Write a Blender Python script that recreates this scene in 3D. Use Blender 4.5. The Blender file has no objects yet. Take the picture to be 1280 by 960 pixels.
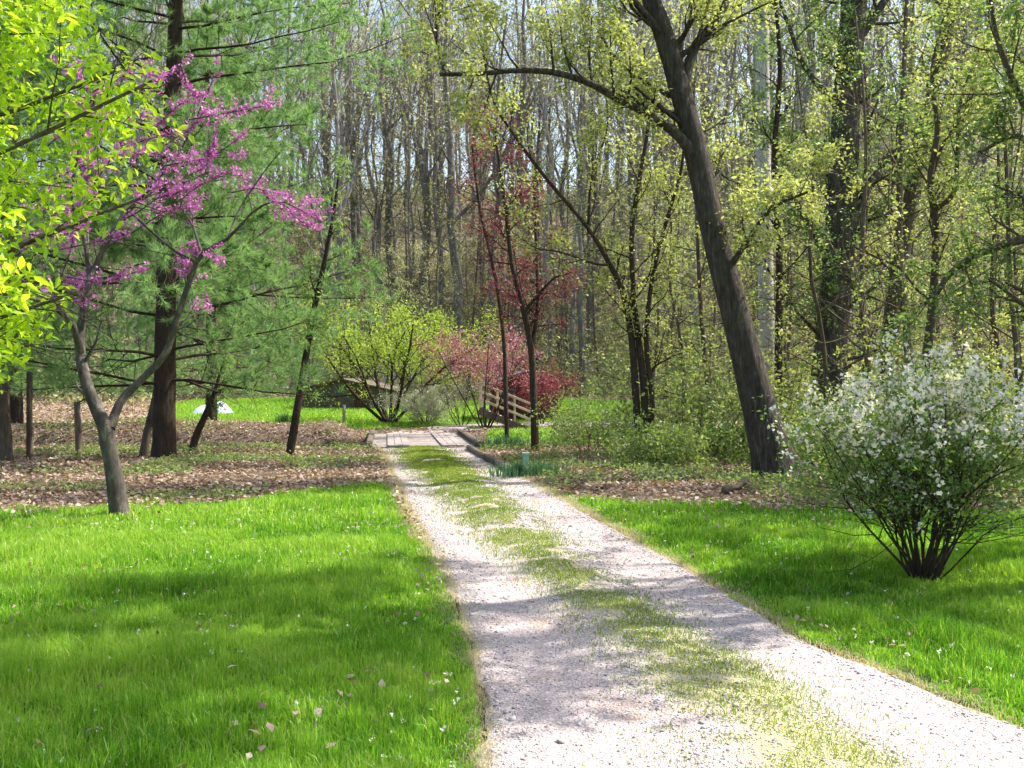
import bpy, math, random
import numpy as np
from mathutils import Vector

C = bpy.context.scene.collection
F = 1244.0          # focal length in pixels of the 1280 px wide photograph
H = 1.7             # eye height
VH = 480.0
PI = math.pi
SUN_EL = math.radians(52); SUN_V = np.array([0.93, 0.37]); SUN_AZ = math.atan2(SUN_V[0], SUN_V[1])

# ------------------------------------------------------------------ terrain
def sst(a, b, x):
    t = np.clip((np.asarray(x, float) - a) / (b - a), 0, 1); return t*t*(3-2*t)
def vnoise(x, y, s, seed=0):
    x = np.asarray(x, float)/s + seed*17.3; y = np.asarray(y, float)/s - seed*9.1
    xi = np.floor(x); yi = np.floor(y); fx = x-xi; fy = y-yi
    fx = fx*fx*(3-2*fx); fy = fy*fy*(3-2*fy)
    def h(a, b):
        v = np.sin(a*127.1 + b*311.7 + seed*74.7)*43758.5453
        return v - np.floor(v)
    return (h(xi, yi)*(1-fx)+h(xi+1, yi)*fx)*(1-fy) + (h(xi, yi+1)*(1-fx)+h(xi+1, yi+1)*fx)*fy
EL = [(-12,.10),(0,.0),(4.4,-.15),(5.03,-.16),(6.6,-.29),(9.6,-.73),(13.2,-1.38),(17.6,-2.09),(28.2,-3.85),(33.5,-4.5)]
ER = [(-12,3.9),(0,3.4),(4.4,2.75),(5.03,2.53),(6.6,1.96),(9.6,1.58),(13.2,1.0),(17.6,.35),(28.2,-1.35),(33.5,-1.9)]
def eL(y): return np.interp(y, [p[0] for p in EL], [p[1] for p in EL])
def eR(y): return np.interp(y, [p[0] for p in ER], [p[1] for p in ER])
def creek_y(x): return 29.3 + 0.05*(np.asarray(x, float)+3) + .5*np.sin(np.asarray(x, float)*.35)
def hgt(x, y):
    x = np.asarray(x, float); y = np.asarray(y, float)
    z = 0.05*(vnoise(x, y, 3.0, 1)-.5) * sst(0, .8, np.maximum(eL(y)-x, x-eR(y)))
    z = z + 0.035*np.maximum(y-34, 0)*(1-sst(55, 62, y)) + .84*sst(55, 62, y)
    cy = creek_y(x)
    z = z - 1.1*np.exp(-((y-cy)/1.5)**4)
    left = sst(-4.8, -5.8, x)
    z = z + left*(0.42*np.exp(-((y-cy-3.4)/1.5)**2)*(0.8+.5*vnoise(x, y, 1.6, 5)))
    y0 = 60 - 10*sst(2, 16, x)
    y1 = 104 + 12*vnoise(x, y*0+3, 26, 3) - 14*sst(6, 34, x)
    t = np.clip((y-y0)/(y1-y0), 0, 1)
    hill = (20.5 + 5*sst(5, 40, x)+2*vnoise(x, x*0+1, 18, 8))*t*t*(3-2*t)
    z = z + hill + .9*(vnoise(x, y, 6, 2)-.5)*sst(50, 70, y) + .03*np.maximum(y-110, 0)
    return z
def gz(x, y): return float(hgt(x, y))
def at(u, v, Y): return np.array([(u-640)/F*Y, Y, H+(VH-v)/F*Y])
def base(v): return H*F/(v-VH)

# ------------------------------------------------------------------ mesh helpers
def mk(name, V, faces, mat, attrs=None, smooth=False):
    """faces: list of int arrays (n,k)"""
    me = bpy.data.meshes.new(name)
    V = np.ascontiguousarray(V, dtype=np.float32)
    faces = [np.asarray(f, dtype=np.int32) for f in faces if len(f)]
    me.vertices.add(len(V)); me.vertices.foreach_set('co', V.ravel())
    li = np.concatenate([f.ravel() for f in faces]); 
    tot = np.concatenate([np.full(len(f), f.shape[1], np.int32) for f in faces])
    st = np.concatenate([[0], np.cumsum(tot)[:-1]]).astype(np.int32)
    me.loops.add(len(li)); me.loops.foreach_set('vertex_index', li)
    me.polygons.add(len(tot)); me.polygons.foreach_set('loop_start', st)
    if smooth: me.polygons.foreach_set('use_smooth', np.ones(len(tot), bool))
    me.update(calc_edges=True)
    for k, a in (attrs or {}).items():
        at_ = me.attributes.new(k, 'FLOAT', 'POINT'); at_.data.foreach_set('value', np.asarray(a, np.float32))
    if mat: me.materials.append(mat)
    return me
def link(name, me, parent=None, loc=(0,0,0)):
    o = bpy.data.objects.new(name, me); C.objects.link(o)
    if parent is not None: o.parent = parent
    o.location = loc
    return o
def tag(o, label, cat, group=None, kind=None):
    if kind: o['kind'] = kind
    if label: o['label'] = label
    if cat: o['category'] = cat
    if group: o['group'] = group
    return o
def thing(name, label, cat, loc=(0,0,0), rz=0, group=None):
    o = bpy.data.objects.new(name, None); C.objects.link(o); o.empty_display_size = .2
    o.location = loc; o.rotation_euler = (0, 0, rz)
    return tag(o, label, cat, group)
def dup(root, loc, rz=0, sc=1.0, label=None, group=None):
    r = root.copy(); C.objects.link(r); r.location = loc; r.rotation_euler = (0, 0, rz)
    r.scale = (sc, sc, sc) if not isinstance(sc, tuple) else sc
    if label: r['label'] = label
    if group: r['group'] = group
    for ch in list(root.children):
        c = ch.copy(); C.objects.link(c); c.parent = r
        for g in ch.children:
            d = g.copy(); C.objects.link(d); d.parent = c
    return r

class Sk:
    def __init__(s): s.t = []; s.tips = []; s.tw = []
    def add(s, pts, rad, sides): s.t.append((np.asarray(pts, float), np.asarray(rad, float), sides))
    def mesh(s, name, mat, origin=(0,0,0), rough=0.0):
        V = []; Fc = []; R = []; off = 0; groups = {}
        for i, (p, r, n) in enumerate(s.t): groups.setdefault((len(p), n), []).append(i)
        rng = np.random.default_rng(3)
        for (N, n), ids in groups.items():
            P = np.array([s.t[i][0] for i in ids]) - np.array(origin); r = np.array([s.t[i][1] for i in ids]); T = len(ids)
            tan = np.gradient(P, axis=1); tan /= np.linalg.norm(tan, axis=2, keepdims=True)+1e-9
            mean = P[:, -1]-P[:, 0]; ref = np.zeros((T, 3)); ref[np.arange(T), np.argmin(np.abs(mean), axis=1)] = 1
            u = np.cross(tan, ref[:, None, :]); u /= np.linalg.norm(u, axis=2, keepdims=True)+1e-9
            v = np.cross(tan, u)
            a = np.arange(n)*2*PI/n; ca = np.cos(a)[None, None, :, None]; sa = np.sin(a)[None, None, :, None]
            rr = r[:, :, None, None]*np.ones((1, 1, n, 1))
            if rough and n >= 8: rr = rr*(1+rough*(rng.random((T, 1, n, 1))-.5)*1.0+rough*(rng.random((T, N, n, 1))-.5))
            W = P[:, :, None, :] + rr*(ca*u[:, :, None, :]+sa*v[:, :, None, :])
            V.append(W.reshape(-1, 3))
            k = np.arange(T)[:, None, None]*N*n + np.arange(N-1)[None, :, None]*n; j = np.arange(n)[None, None, :]; j2 = (j+1) % n
            q = np.stack([k+j, k+j2, k+n+j2, k+n+j], -1).reshape(-1, 4)+off
            Fc.append(q); off += T*N*n
        return mk(name, np.concatenate(V), [np.concatenate(Fc)], mat, smooth=True)

def nrm(v): return v/(np.linalg.norm(v)+1e-9)
def perp(d, a):
    ref = np.array([0, 0, 1.]) if abs(d[2]) < .9 else np.array([1., 0, 0])
    u = nrm(np.cross(d, ref)); v = np.cross(d, u)
    return u*math.cos(a)+v*math.sin(a)
def grow(sk, p, d, L, r, lev, P, rg, rend=.35):
    """P: per level dict(n, ratio, ang, wob, up, t0, sides, seg)"""
    q = P[lev]; last = lev == len(P)-1
    n = q.get('seg', 4); pts = [np.array(p, float)]; d = nrm(np.array(d, float)); ds = [d]
    for i in range(n):
        d = nrm(d + np.array([rg.gauss(0, 1), rg.gauss(0, 1), rg.gauss(0, 1)])*q['wob'] + np.array([0, 0, q['up']]))
        pts.append(pts[-1]+d*L/n); ds.append(d)
    tt = np.linspace(0, 1, n+1); rad = r*(1-(1-rend)*tt)
    sk.add(pts, rad, q.get('sides', 3))
    if last or q.get('tip'):
        for i in range(1, n+1): sk.tips.append(pts[i]); sk.tw.append(ds[i])
    if last: return
    az = rg.random()*6.28
    t0 = q.get('t0', .3); k = q['n']
    for j in range(k):
        t = t0+(1-t0)*(j+rg.random()*.9)/k
        f = t*n; i = min(int(f), n-1); w = f-i
        pos = pts[i]*(1-w)+pts[i+1]*w
        az += 2.4+rg.uniform(-.5, .5)
        a = math.radians(q['ang']*rg.uniform(.7, 1.25))
        cd = ds[i]*math.cos(a)+perp(ds[i], az)*math.sin(a)
        grow(sk, pos, cd, L*q['ratio']*(1.2-.65*t)*rg.uniform(.7, 1.2), r*(1-(1-rend)*t)*q.get('rr', .55), lev+1, P, rg, rend)

def leafmesh(name, mat, pts, per, spread, size, seed=1, up=.6, width=.55, droop=.2, origin=(0,0,0), zs=1.0, extra=None, big=False):
    rs = np.random.default_rng(seed); pts = np.asarray(pts, float).reshape(-1, 3)-np.array(origin)
    P = np.repeat(pts, per, axis=0); n = len(P)
    P = P + rs.normal(0, 1, (n, 3))*spread*np.array([1, 1, zs])
    clump = np.repeat(rs.random(len(pts)), per)
    nor = rs.normal(0, 1, (n, 3)); nor[:, 2] += up*2; nor /= np.linalg.norm(nor, axis=1, keepdims=True)
    a = rs.normal(0, 1, (n, 3)); a[:, 2] -= droop; a -= nor*(a*nor).sum(1, keepdims=True); a /= np.linalg.norm(a, axis=1, keepdims=True)+1e-9
    b = np.cross(nor, a); s = (size*rs.uniform(.55, 1.3, n))[:, None]
    if big:
        V = np.stack([P, P+a*s*.33+b*s*width*.5+nor*s*.08, P+a*s*.7+b*s*width*.36+nor*s*.05, P+a*s*1.05-nor*s*.1,
                      P+a*s*.7-b*s*width*.36+nor*s*.05, P+a*s*.33-b*s*width*.5+nor*s*.08], 1).reshape(-1, 3)
        i = np.arange(n)[:, None]*6
        fs = [np.concatenate([i+np.array([[0, 1, 2, 3]]), i+np.array([[0, 3, 4, 5]])])]; k = 6
    else:
        V = np.stack([P, P+a*s*.45+b*s*width*.5+nor*s*.1, P+a*s, P+a*s*.45-b*s*width*.5+nor*s*.1], 1).reshape(-1, 3)
        i = np.arange(n)[:, None]*4; fs = [i+np.array([[0, 1, 2, 3]])]; k = 4
    rnd = np.repeat(np.clip(.55*clump+.45*rs.random(n), 0, 1), k)
    return mk(name, V, fs, mat, {'rnd': rnd})

# ------------------------------------------------------------------ materials
def newmat(name):
    m = bpy.data.materials.new(name); m.use_nodes = True; nt = m.node_tree; nt.nodes.clear()
    out = nt.nodes.new('ShaderNodeOutputMaterial'); return m, nt, out
def ramp(nt, stops, fac=None):
    r = nt.nodes.new('ShaderNodeValToRGB'); e = r.color_ramp.elements
    while len(e) < len(stops): e.new(.5)
    for k, (p, c) in enumerate(stops): e[k].position = p; e[k].color = (*c, 1)
    if fac is not None: nt.links.new(fac, r.inputs[0])
    return r
def leafmat(name, cols, trans=.45, rough=.5, objvar=.12, spec=.3, tint=(1.5, 1.45, .7)):
    m, nt, out = newmat(name); L = nt.links
    a = nt.nodes.new('ShaderNodeAttribute'); a.attribute_name = 'rnd'
    r = ramp(nt, [(i/(len(cols)-1), c) for i, c in enumerate(cols)], a.outputs['Fac'])
    oi = nt.nodes.new('ShaderNodeObjectInfo'); hs = nt.nodes.new('ShaderNodeHueSaturation')
    mr = nt.nodes.new('ShaderNodeMapRange'); mr.inputs[3].default_value = 1-objvar*1.5; mr.inputs[4].default_value = 1+objvar*1.5
    L.new(oi.outputs['Random'], mr.inputs[0]); L.new(mr.outputs[0], hs.inputs['Value']); L.new(r.outputs[0], hs.inputs['Color'])
    b = nt.nodes.new('ShaderNodeBsdfPrincipled'); b.inputs['Roughness'].default_value = rough; b.inputs['Specular IOR Level'].default_value = spec
    t = nt.nodes.new('ShaderNodeBsdfTranslucent'); mx = nt.nodes.new('ShaderNodeMixShader'); mx.inputs[0].default_value = trans
    g = nt.nodes.new('ShaderNodeMixRGB'); g.blend_type = 'MULTIPLY'; g.inputs[0].default_value = 1; g.inputs[2].default_value = (*tint, 1)
    L.new(hs.outputs[0], g.inputs[1]); L.new(g.outputs[0], t.inputs['Color']); L.new(hs.outputs[0], b.inputs['Base Color'])
    L.new(b.outputs[0], mx.inputs[1]); L.new(t.outputs[0], mx.inputs[2]); L.new(mx.outputs[0], out.inputs['Surface'])
    return m
def noise(nt, scale, detail=6, rough=.6, vec=None):
    n = nt.nodes.new('ShaderNodeTexNoise'); n.inputs['Scale'].default_value = scale; n.inputs['Detail'].default_value = detail; n.inputs['Roughness'].default_value = rough
    if vec is not None: nt.links.new(vec, n.inputs['Vector'])
    return n
def barkmat(name, c0, c1, c2=None, sc=9, zs=.22, bump=.6, objvar=.25):
    m, nt, out = newmat(name); L = nt.links
    tc = nt.nodes.new('ShaderNodeTexCoord'); mp = nt.nodes.new('ShaderNodeMapping'); mp.inputs['Scale'].default_value = (1, 1, zs)
    L.new(tc.outputs['Object'], mp.inputs[0]); n = noise(nt, sc, 8, .7, mp.outputs[0])
    r = ramp(nt, [(.3, c0), (.68, c1)] if c2 is None else [(.3, c0), (.55, c1), (.75, c2)], n.outputs[0])
    oi = nt.nodes.new('ShaderNodeObjectInfo'); hs = nt.nodes.new('ShaderNodeHueSaturation')
    mr = nt.nodes.new('ShaderNodeMapRange'); mr.inputs[3].default_value = 1-objvar; mr.inputs[4].default_value = 1+objvar
    L.new(oi.outputs['Random'], mr.inputs[0]); L.new(mr.outputs[0], hs.inputs['Value']); L.new(r.outputs[0], hs.inputs['Color'])
    b = nt.nodes.new('ShaderNodeBsdfPrincipled'); b.inputs['Roughness'].default_value = .9; b.inputs['Specular IOR Level'].default_value = .15
    bp = nt.nodes.new('ShaderNodeBump'); bp.inputs['Strength'].default_value = bump; bp.inputs['Distance'].default_value = .03
    L.new(n.outputs[0], bp.inputs['Height']); L.new(bp.outputs[0], b.inputs['Normal'])
    L.new(hs.outputs[0], b.inputs['Base Color']); L.new(b.outputs[0], out.inputs['Surface'])
    return m
def plain(name, c, rough=.8, sc=14, var=.25, bump=.2, metal=0):
    return barkmat(name, tuple(x*(1-var) for x in c), tuple(min(1, x*(1+var)) for x in c), None, sc, 1, bump, 0)

M = {}
M['bark'] = barkmat('bark_brown', (.05,.037,.028), (.17,.13,.10), None, 14, .2)
M['bark_grey'] = barkmat('bark_grey', (.035,.028,.024), (.11,.095,.08), (.28,.26,.23), 9, .4, 1.0)
M['bark_big'] = barkmat('bark_furrowed', (.03,.025,.021), (.11,.093,.078), (.28,.25,.215), 13, .22, 1.0)
M['bark_big'].node_tree.nodes['Bump'].inputs['Distance'].default_value = .12
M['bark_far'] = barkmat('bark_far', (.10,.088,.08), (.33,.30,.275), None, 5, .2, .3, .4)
M['bark_light'] = barkmat('bark_pale', (.24,.22,.20), (.42,.39,.36), None, 4, .15, .4)
M['bark_dark'] = barkmat('bark_dark', (.028,.02,.015), (.075,.055,.042), None, 14, .2)
M['bark_dark'].node_tree.nodes['Bump'].inputs['Distance'].default_value = .08
M['pine'] = leafmat('pine_needles', [(.10,.19,.075), (.18,.30,.11), (.28,.41,.16)], .45, .5, .1, tint=(1.25, 1.3, .9))
M['boxelder'] = leafmat('foreground_leaves', [(.14,.26,.03), (.32,.48,.03), (.52,.64,.06)], .55, .4)
M['spring'] = leafmat('spring_leaves', [(.15,.19,.06), (.31,.36,.12), (.50,.53,.22)], .45, tint=(1.35, 1.3, .8))
M['spring2'] = leafmat('green_leaves', [(.10,.18,.06), (.20,.31,.10), (.36,.46,.16)], .45, tint=(1.35, 1.35, .8))
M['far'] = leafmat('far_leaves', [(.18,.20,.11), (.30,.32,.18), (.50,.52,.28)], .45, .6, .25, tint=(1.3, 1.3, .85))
M['under'] = leafmat('undergrowth_leaves', [(.08,.14,.05), (.17,.25,.09), (.33,.40,.15)], .45, .5, .3)
M['willow'] = leafmat('yellow_green_leaves', [(.15,.25,.04), (.28,.39,.06), (.44,.52,.12)], .5, tint=(1.35, 1.3, .75))
M['redleaf'] = leafmat('red_leaves', [(.10,.03,.035), (.20,.05,.06), (.32,.11,.11)], .35, tint=(1.2, .9, .9))
M['pinkleaf'] = leafmat('rosy_leaves', [(.18,.05,.07), (.36,.14,.17), (.58,.36,.37)], .35, tint=(1.2, 1, 1))
M['redbud'] = leafmat('redbud_blossom', [(.32,.07,.26), (.55,.17,.44), (.72,.38,.62)], .3, tint=(1.1, .9, 1.1))
M['white'] = leafmat('white_blossom', [(.58,.53,.60), (.76,.72,.76), (.86,.84,.85)], .3, .6, 0)
M['bushleaf'] = leafmat('azalea_leaves', [(.08,.16,.05), (.17,.28,.08), (.30,.42,.13)], .48)
M['greyleaf'] = leafmat('grey_green_leaves', [(.26,.29,.18), (.42,.44,.31), (.60,.60,.50)], .35, tint=(1.2, 1.2, 1))
M['grass'] = leafmat('grass_blades', [(.035,.12,.012), (.125,.29,.02), (.30,.46,.055), (.52,.50,.22)], .45, .42, 0, .35, tint=(1.3, 1.45, .7))
M['grassdry'] = leafmat('dry_blades', [(.36,.30,.21), (.50,.43,.32), (.24,.30,.08)], .35, .7, 0)
M['weed'] = leafmat('drive_weeds', [(.08,.15,.02), (.20,.29,.04), (.42,.42,.12)], .35, .6, 0)
M['litter'] = leafmat('dead_leaves', [(.08,.048,.036), (.22,.145,.11), (.38,.28,.22), (.56,.47,.40)], .2, .7, 0)
M['daff'] = leafmat('daffodil_leaves', [(.035,.10,.055), (.07,.17,.09), (.14,.25,.11)], .3, .4, 0)
M['stone'] = leafmat('gravel_stones', [(.26,.235,.225), (.38,.335,.32), (.46,.41,.39), (.66,.64,.62)], 0, .8, 0)
M['water'] = plain('creek_water', (.05,.05,.035), .1, 3, .2, .1)
M['water'].node_tree.nodes['Principled BSDF'].inputs['Roughness'].default_value = .05
M['deck'] = barkmat('weathered_planks', (.17,.14,.125), (.44,.385,.36), None, 6, 1, .4, .1)
M['timber'] = barkmat('old_timber', (.07,.055,.045), (.2,.16,.13), None, 10, 1, .6)
M['rail'] = barkmat('pale_timber', (.5,.38,.28), (.74,.62,.5), None, 10, 1, .3, .1)
M['shed'] = barkmat('dark_boards', (.055,.022,.02), (.12,.05,.042), None, 8, .15, .5, .1)
M['roof'] = barkmat('grey_roofing', (.08,.08,.09), (.16,.16,.17), None, 8, 1, .3, .1)
M['glass'] = plain('dark_window', (.05,.06,.08), .1, 3, .1, 0)
M['glass'].node_tree.nodes['Principled BSDF'].inputs['Roughness'].default_value = .08
M['tarp'] = plain('pale_tarp', (.55,.66,.78), .5, 3, .12, .5)
M['post_green'] = plain('pale_green_paint', (.30,.45,.36), .5, 10, .1, .1)
M['white_paint'] = plain('white_paint', (.8,.8,.78), .5, 8, .05, .1)

# ground material: lawn / litter / forest
def ground_mat():
    m, nt, out = newmat('ground_soil'); L = nt.links
    g = nt.nodes.new('ShaderNodeNewGeometry')
    a = nt.nodes.new('ShaderNodeAttribute'); a.attribute_name = 'lawn'
    f = nt.nodes.new('ShaderNodeAttribute'); f.attribute_name = 'forest'
    n1 = noise(nt, 1.1, 10, .7, g.outputs['Position']); n2 = noise(nt, 14, 10, .75, g.outputs['Position']); n3 = noise(nt, .23, 8, .65, g.outputs['Position'])
    lawn = ramp(nt, [(.3, (.05,.10,.015)), (.7, (.10,.20,.025))], n2.outputs[0])
    lit = ramp(nt, [(.32, (.035,.026,.02)), (.5, (.11,.08,.06)), (.68, (.26,.20,.16))], n2.outputs[0])
    fo = ramp(nt, [(.3, (.14,.12,.09)), (.5, (.27,.225,.165)), (.7, (.31,.30,.17))], n3.outputs[0])
    mf = nt.nodes.new('ShaderNodeMixRGB'); mf.blend_type = 'MULTIPLY'; mf.inputs[0].default_value = .6
    r4 = ramp(nt, [(.3, (.5,.5,.5)), (.7, (1.35,1.35,1.35))], n1.outputs[0]); L.new(fo.outputs[0], mf.inputs[1]); L.new(r4.outputs[0], mf.inputs[2])
    m1 = nt.nodes.new('ShaderNodeMixRGB'); L.new(f.outputs['Fac'], m1.inputs[0]); L.new(lit.outputs[0], m1.inputs[1]); L.new(mf.outputs[0], m1.inputs[2])
    m2 = nt.nodes.new('ShaderNodeMixRGB'); L.new(a.outputs['Fac'], m2.inputs[0]); L.new(m1.outputs[0], m2.inputs[1]); L.new(lawn.outputs[0], m2.inputs[2])
    b = nt.nodes.new('ShaderNodeBsdfPrincipled'); b.inputs['Roughness'].default_value = .95; b.inputs['Specular IOR Level'].default_value = .1
    bp = nt.nodes.new('ShaderNodeBump'); bp.inputs['Strength'].default_value = .8; bp.inputs['Distance'].default_value = .05
    L.new(n2.outputs[0], bp.inputs['Height']); L.new(bp.outputs[0], b.inputs['Normal'])
    L.new(m2.outputs[0], b.inputs['Base Color']); L.new(b.outputs[0], out.inputs['Surface'])
    return m
def drive_mat():
    m, nt, out = newmat('gravel_drive'); L = nt.links
    g = nt.nodes.new('ShaderNodeNewGeometry')
    a = nt.nodes.new('ShaderNodeAttribute'); a.attribute_name = 'weedy'
    n1 = noise(nt, 45, 8, .75, g.outputs['Position']); n2 = noise(nt, 1.1, 9, .68, g.outputs['Position'])
    vo = nt.nodes.new('ShaderNodeTexVoronoi'); vo.inputs['Scale'].default_value = 75; L.new(g.outputs['Position'], vo.inputs['Vector'])
    grav = ramp(nt, [(.0, (.24,.22,.22)), (.35, (.37,.33,.33)), (.75, (.48,.43,.43)), (1, (.62,.58,.58))], vo.outputs['Color'])
    mul = nt.nodes.new('ShaderNodeMixRGB'); mul.blend_type = 'MULTIPLY'; mul.inputs[0].default_value = 1
    tint = ramp(nt, [(.34, (.72,.72,.73)), (.47, (1.02,.96,.92)), (.56, (1.06,.98,.94)), (.64, (1.04,.88,.72))], n2.outputs[0])
    L.new(grav.outputs[0], mul.inputs[1]); L.new(tint.outputs[0], mul.inputs[2])
    soil = ramp(nt, [(.3, (.22,.20,.09)), (.5, (.38,.35,.18)), (.7, (.56,.50,.36))], n1.outputs[0])
    w = nt.nodes.new('ShaderNodeMath'); w.operation = 'ADD'
    s = nt.nodes.new('ShaderNodeMath'); s.operation = 'MULTIPLY_ADD'; L.new(n1.outputs[0], s.inputs[0]); s.inputs[1].default_value = 1.2; s.inputs[2].default_value = -.6
    L.new(a.outputs['Fac'], w.inputs[0]); L.new(s.outputs[0], w.inputs[1])
    rr = ramp(nt, [(.4, (0,0,0)), (.75, (1,1,1))], w.outputs[0])
    m1 = nt.nodes.new('ShaderNodeMixRGB'); L.new(rr.outputs[0], m1.inputs[0]); L.new(mul.outputs[0], m1.inputs[1]); L.new(soil.outputs[0], m1.inputs[2])
    b = nt.nodes.new('ShaderNodeBsdfPrincipled'); b.inputs['Roughness'].default_value = .95; b.inputs['Specular IOR Level'].default_value = .1
    bp = nt.nodes.new('ShaderNodeBump'); bp.inputs['Strength'].default_value = .7; bp.inputs['Distance'].default_value = .012
    L.new(vo.outputs['Distance'], bp.inputs['Height']); L.new(bp.outputs[0], b.inputs['Normal'])
    L.new(m1.outputs[0], b.inputs['Base Color']); L.new(b.outputs[0], out.inputs['Surface'])
    return m
M['ground'] = ground_mat(); M['drive'] = drive_mat()

# ------------------------------------------------------------------ masks
def lawn_near(x, y):
    """1 on the near mown lawn either side of the drive"""
    n = (vnoise(x, y, 1.3, 4)-.5)*1.8+(vnoise(x, y, .3, 34)-.5)*.8
    left = (x < eL(y)) & (y < np.interp(x, [-9, -6, -4.5, -3, -2], [12.6, 13.2, 14.2, 15.8, 18])+n)
    right = (x > eR(y)) & (y < np.interp(x, [.3, 1, 2.5, 5, 9], [17.5, 15.5, 14.2, 13.6, 13.4])+n)
    return left | right
def lawn_far(x, y):
    inner = x > -12.5-.22*(y-36)-3*vnoise(x, y, 3, 9)
    far = inner & (y > 35.2+vnoise(x, y, 2, 6)) & (y < 54+5*vnoise(x, y, 6, 6)) & (x < 3.5+.25*(y-35))
    strip = (x > -.8) & (x < 9) & (y > 30.8+vnoise(x, y, 1.5, 7)) & (y < 36.2)
    return far | strip
def on_drive(x, y, pad=0.0): return (x > eL(y)-pad) & (x < eR(y)+pad) & (y < 33.5)

# ------------------------------------------------------------------ ground
def build_ground():
    u = np.linspace(-1, 1, 331); xs = np.sinh(u*4.2)/math.sinh(4.2)*420
    v = np.linspace(0, 1, 420); ys = -30 + 62*v + (np.exp(v*5.0)-1-5*v)/(math.exp(5)-6)*520
    X, Y = np.meshgrid(xs, ys); Z = hgt(X, Y)
    # sink the sheet a little below the drive
    Z = Z - .05*(on_drive(X, Y, .0) & (Y < 27.2))
    n, k = X.shape; idx = np.arange(n*k).reshape(n, k)
    q = np.stack([idx[:-1, :-1], idx[:-1, 1:], idx[1:, 1:], idx[1:, :-1]], -1).reshape(-1, 4)
    lawn = (lawn_near(X, Y) | lawn_far(X, Y)).astype(float).ravel()
    forest = sst(33, 37, Y).ravel()
    me = mk('ground', np.stack([X, Y, Z], -1).reshape(-1, 3), [q], M['ground'], {'lawn': lawn, 'forest': forest}, smooth=True)
    tag(link('ground', me), None, None, kind='structure')
build_ground()

def weedy(x, y):
    l = eL(y); r = eR(y); s = (x-l)/(r-l)         # 0..1 across
    c = np.interp(y, [3, 4.4, 5.5, 7, 9.5, 12, 16, 25], [.5, .5, .54, .56, .46, .44, .44, .42])
    mid = np.exp(-((s-c)/np.interp(y, [4, 8, 12, 20], [.20, .17, .20, .24]))**2)
    edge = np.exp(-(np.minimum(s, 1-s)/.03)**2)*(.3+.9*vnoise(x, y, .7, 14))
    return np.clip(np.maximum(mid*(.55+.6*vnoise(x, y, .55, 11)), edge*.8), 0, 1)
def drive_z(x, y):
    l = eL(y); r = eR(y); s = (x-l)/(r-l)
    return .012 + .035*np.exp(-((s-.5)/.14)**2) + .018*(vnoise(x, y, .35, 12)-.5) - .012*np.clip(1-np.abs(np.minimum(np.abs(s-.22), np.abs(s-.78)))/.15, 0, 1) -.03*(np.exp(-(np.minimum(s, 1-s)/.03)**2))
def build_drive():
    t = np.concatenate([np.linspace(-12, 3, 40), np.linspace(3.1, 12, 260), np.linspace(12.1, 26.6, 150)]); s = np.linspace(0, 1, 70)
    S, Y = np.meshgrid(s, t); X = eL(Y)+(eR(Y)-eL(Y))*S
    j = (vnoise(X, Y, .25, 13)-.5)*.12; X = X + j*(np.abs(S-.5) > .49)
    Z = drive_z(X, Y)
    n, k = X.shape; idx = np.arange(n*k).reshape(n, k)
    q = np.stack([idx[:-1, :-1], idx[:-1, 1:], idx[1:, 1:], idx[1:, :-1]], -1).reshape(-1, 4)
    me = mk('gravel_drive', np.stack([X, Y, Z], -1).reshape(-1, 3), [q], M['drive'], {'weedy': weedy(X, Y).ravel()}, smooth=True)
    tag(link('gravel_drive', me), None, None, kind='structure')
    # the lane beyond the bridge bends away to the right
    cx = np.array([-3.1, -2.6, -.6, 3, 8, 16, 26]); cy = np.array([33.2, 35.5, 37.3, 38.0, 38.3, 38.6, 39]); tt = np.linspace(0, 6, 90)
    px = np.interp(tt, range(7), cx); py = np.interp(tt, range(7), cy)
    k_ = np.ones(9)/9; px = np.convolve(np.pad(px, 4, 'edge'), k_, 'valid'); py = np.convolve(np.pad(py, 4, 'edge'), k_, 'valid')
    dx = np.gradient(px); dy = np.gradient(py); ln = np.hypot(dx, dy); nx, ny = -dy/ln, dx/ln
    S = np.linspace(-1.2, 1.2, 12); X = px[:, None]+nx[:, None]*S; Y = py[:, None]+ny[:, None]*S; Z = hgt(X, Y)+.03
    n, k = X.shape; idx = np.arange(n*k).reshape(n, k)
    q = np.stack([idx[:-1, :-1], idx[1:, :-1], idx[1:, 1:], idx[:-1, 1:]], -1).reshape(-1, 4)
    me = mk('lane_beyond_bridge', np.stack([X, Y, Z], -1).reshape(-1, 3), [q], M['drive'], {'weedy': np.full(n*k, .2)}, smooth=True)
    tag(link('lane_beyond_bridge', me), None, None, kind='structure')
build_drive()
def build_creek():
    xs = np.linspace(-45, 45, 120); c = creek_y(xs); V = []
    for s in (-1.15, 1.15): V.append(np.stack([xs, c+s, np.full_like(xs, -.88)], -1))
    V = np.concatenate(V); i = np.arange(119)
    me = mk('creek_water', V, [np.stack([i, i+1, i+121, i+120], -1)], M['water'])
    tag(link('creek_water', me), None, None, kind='structure')
build_creek()

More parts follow.
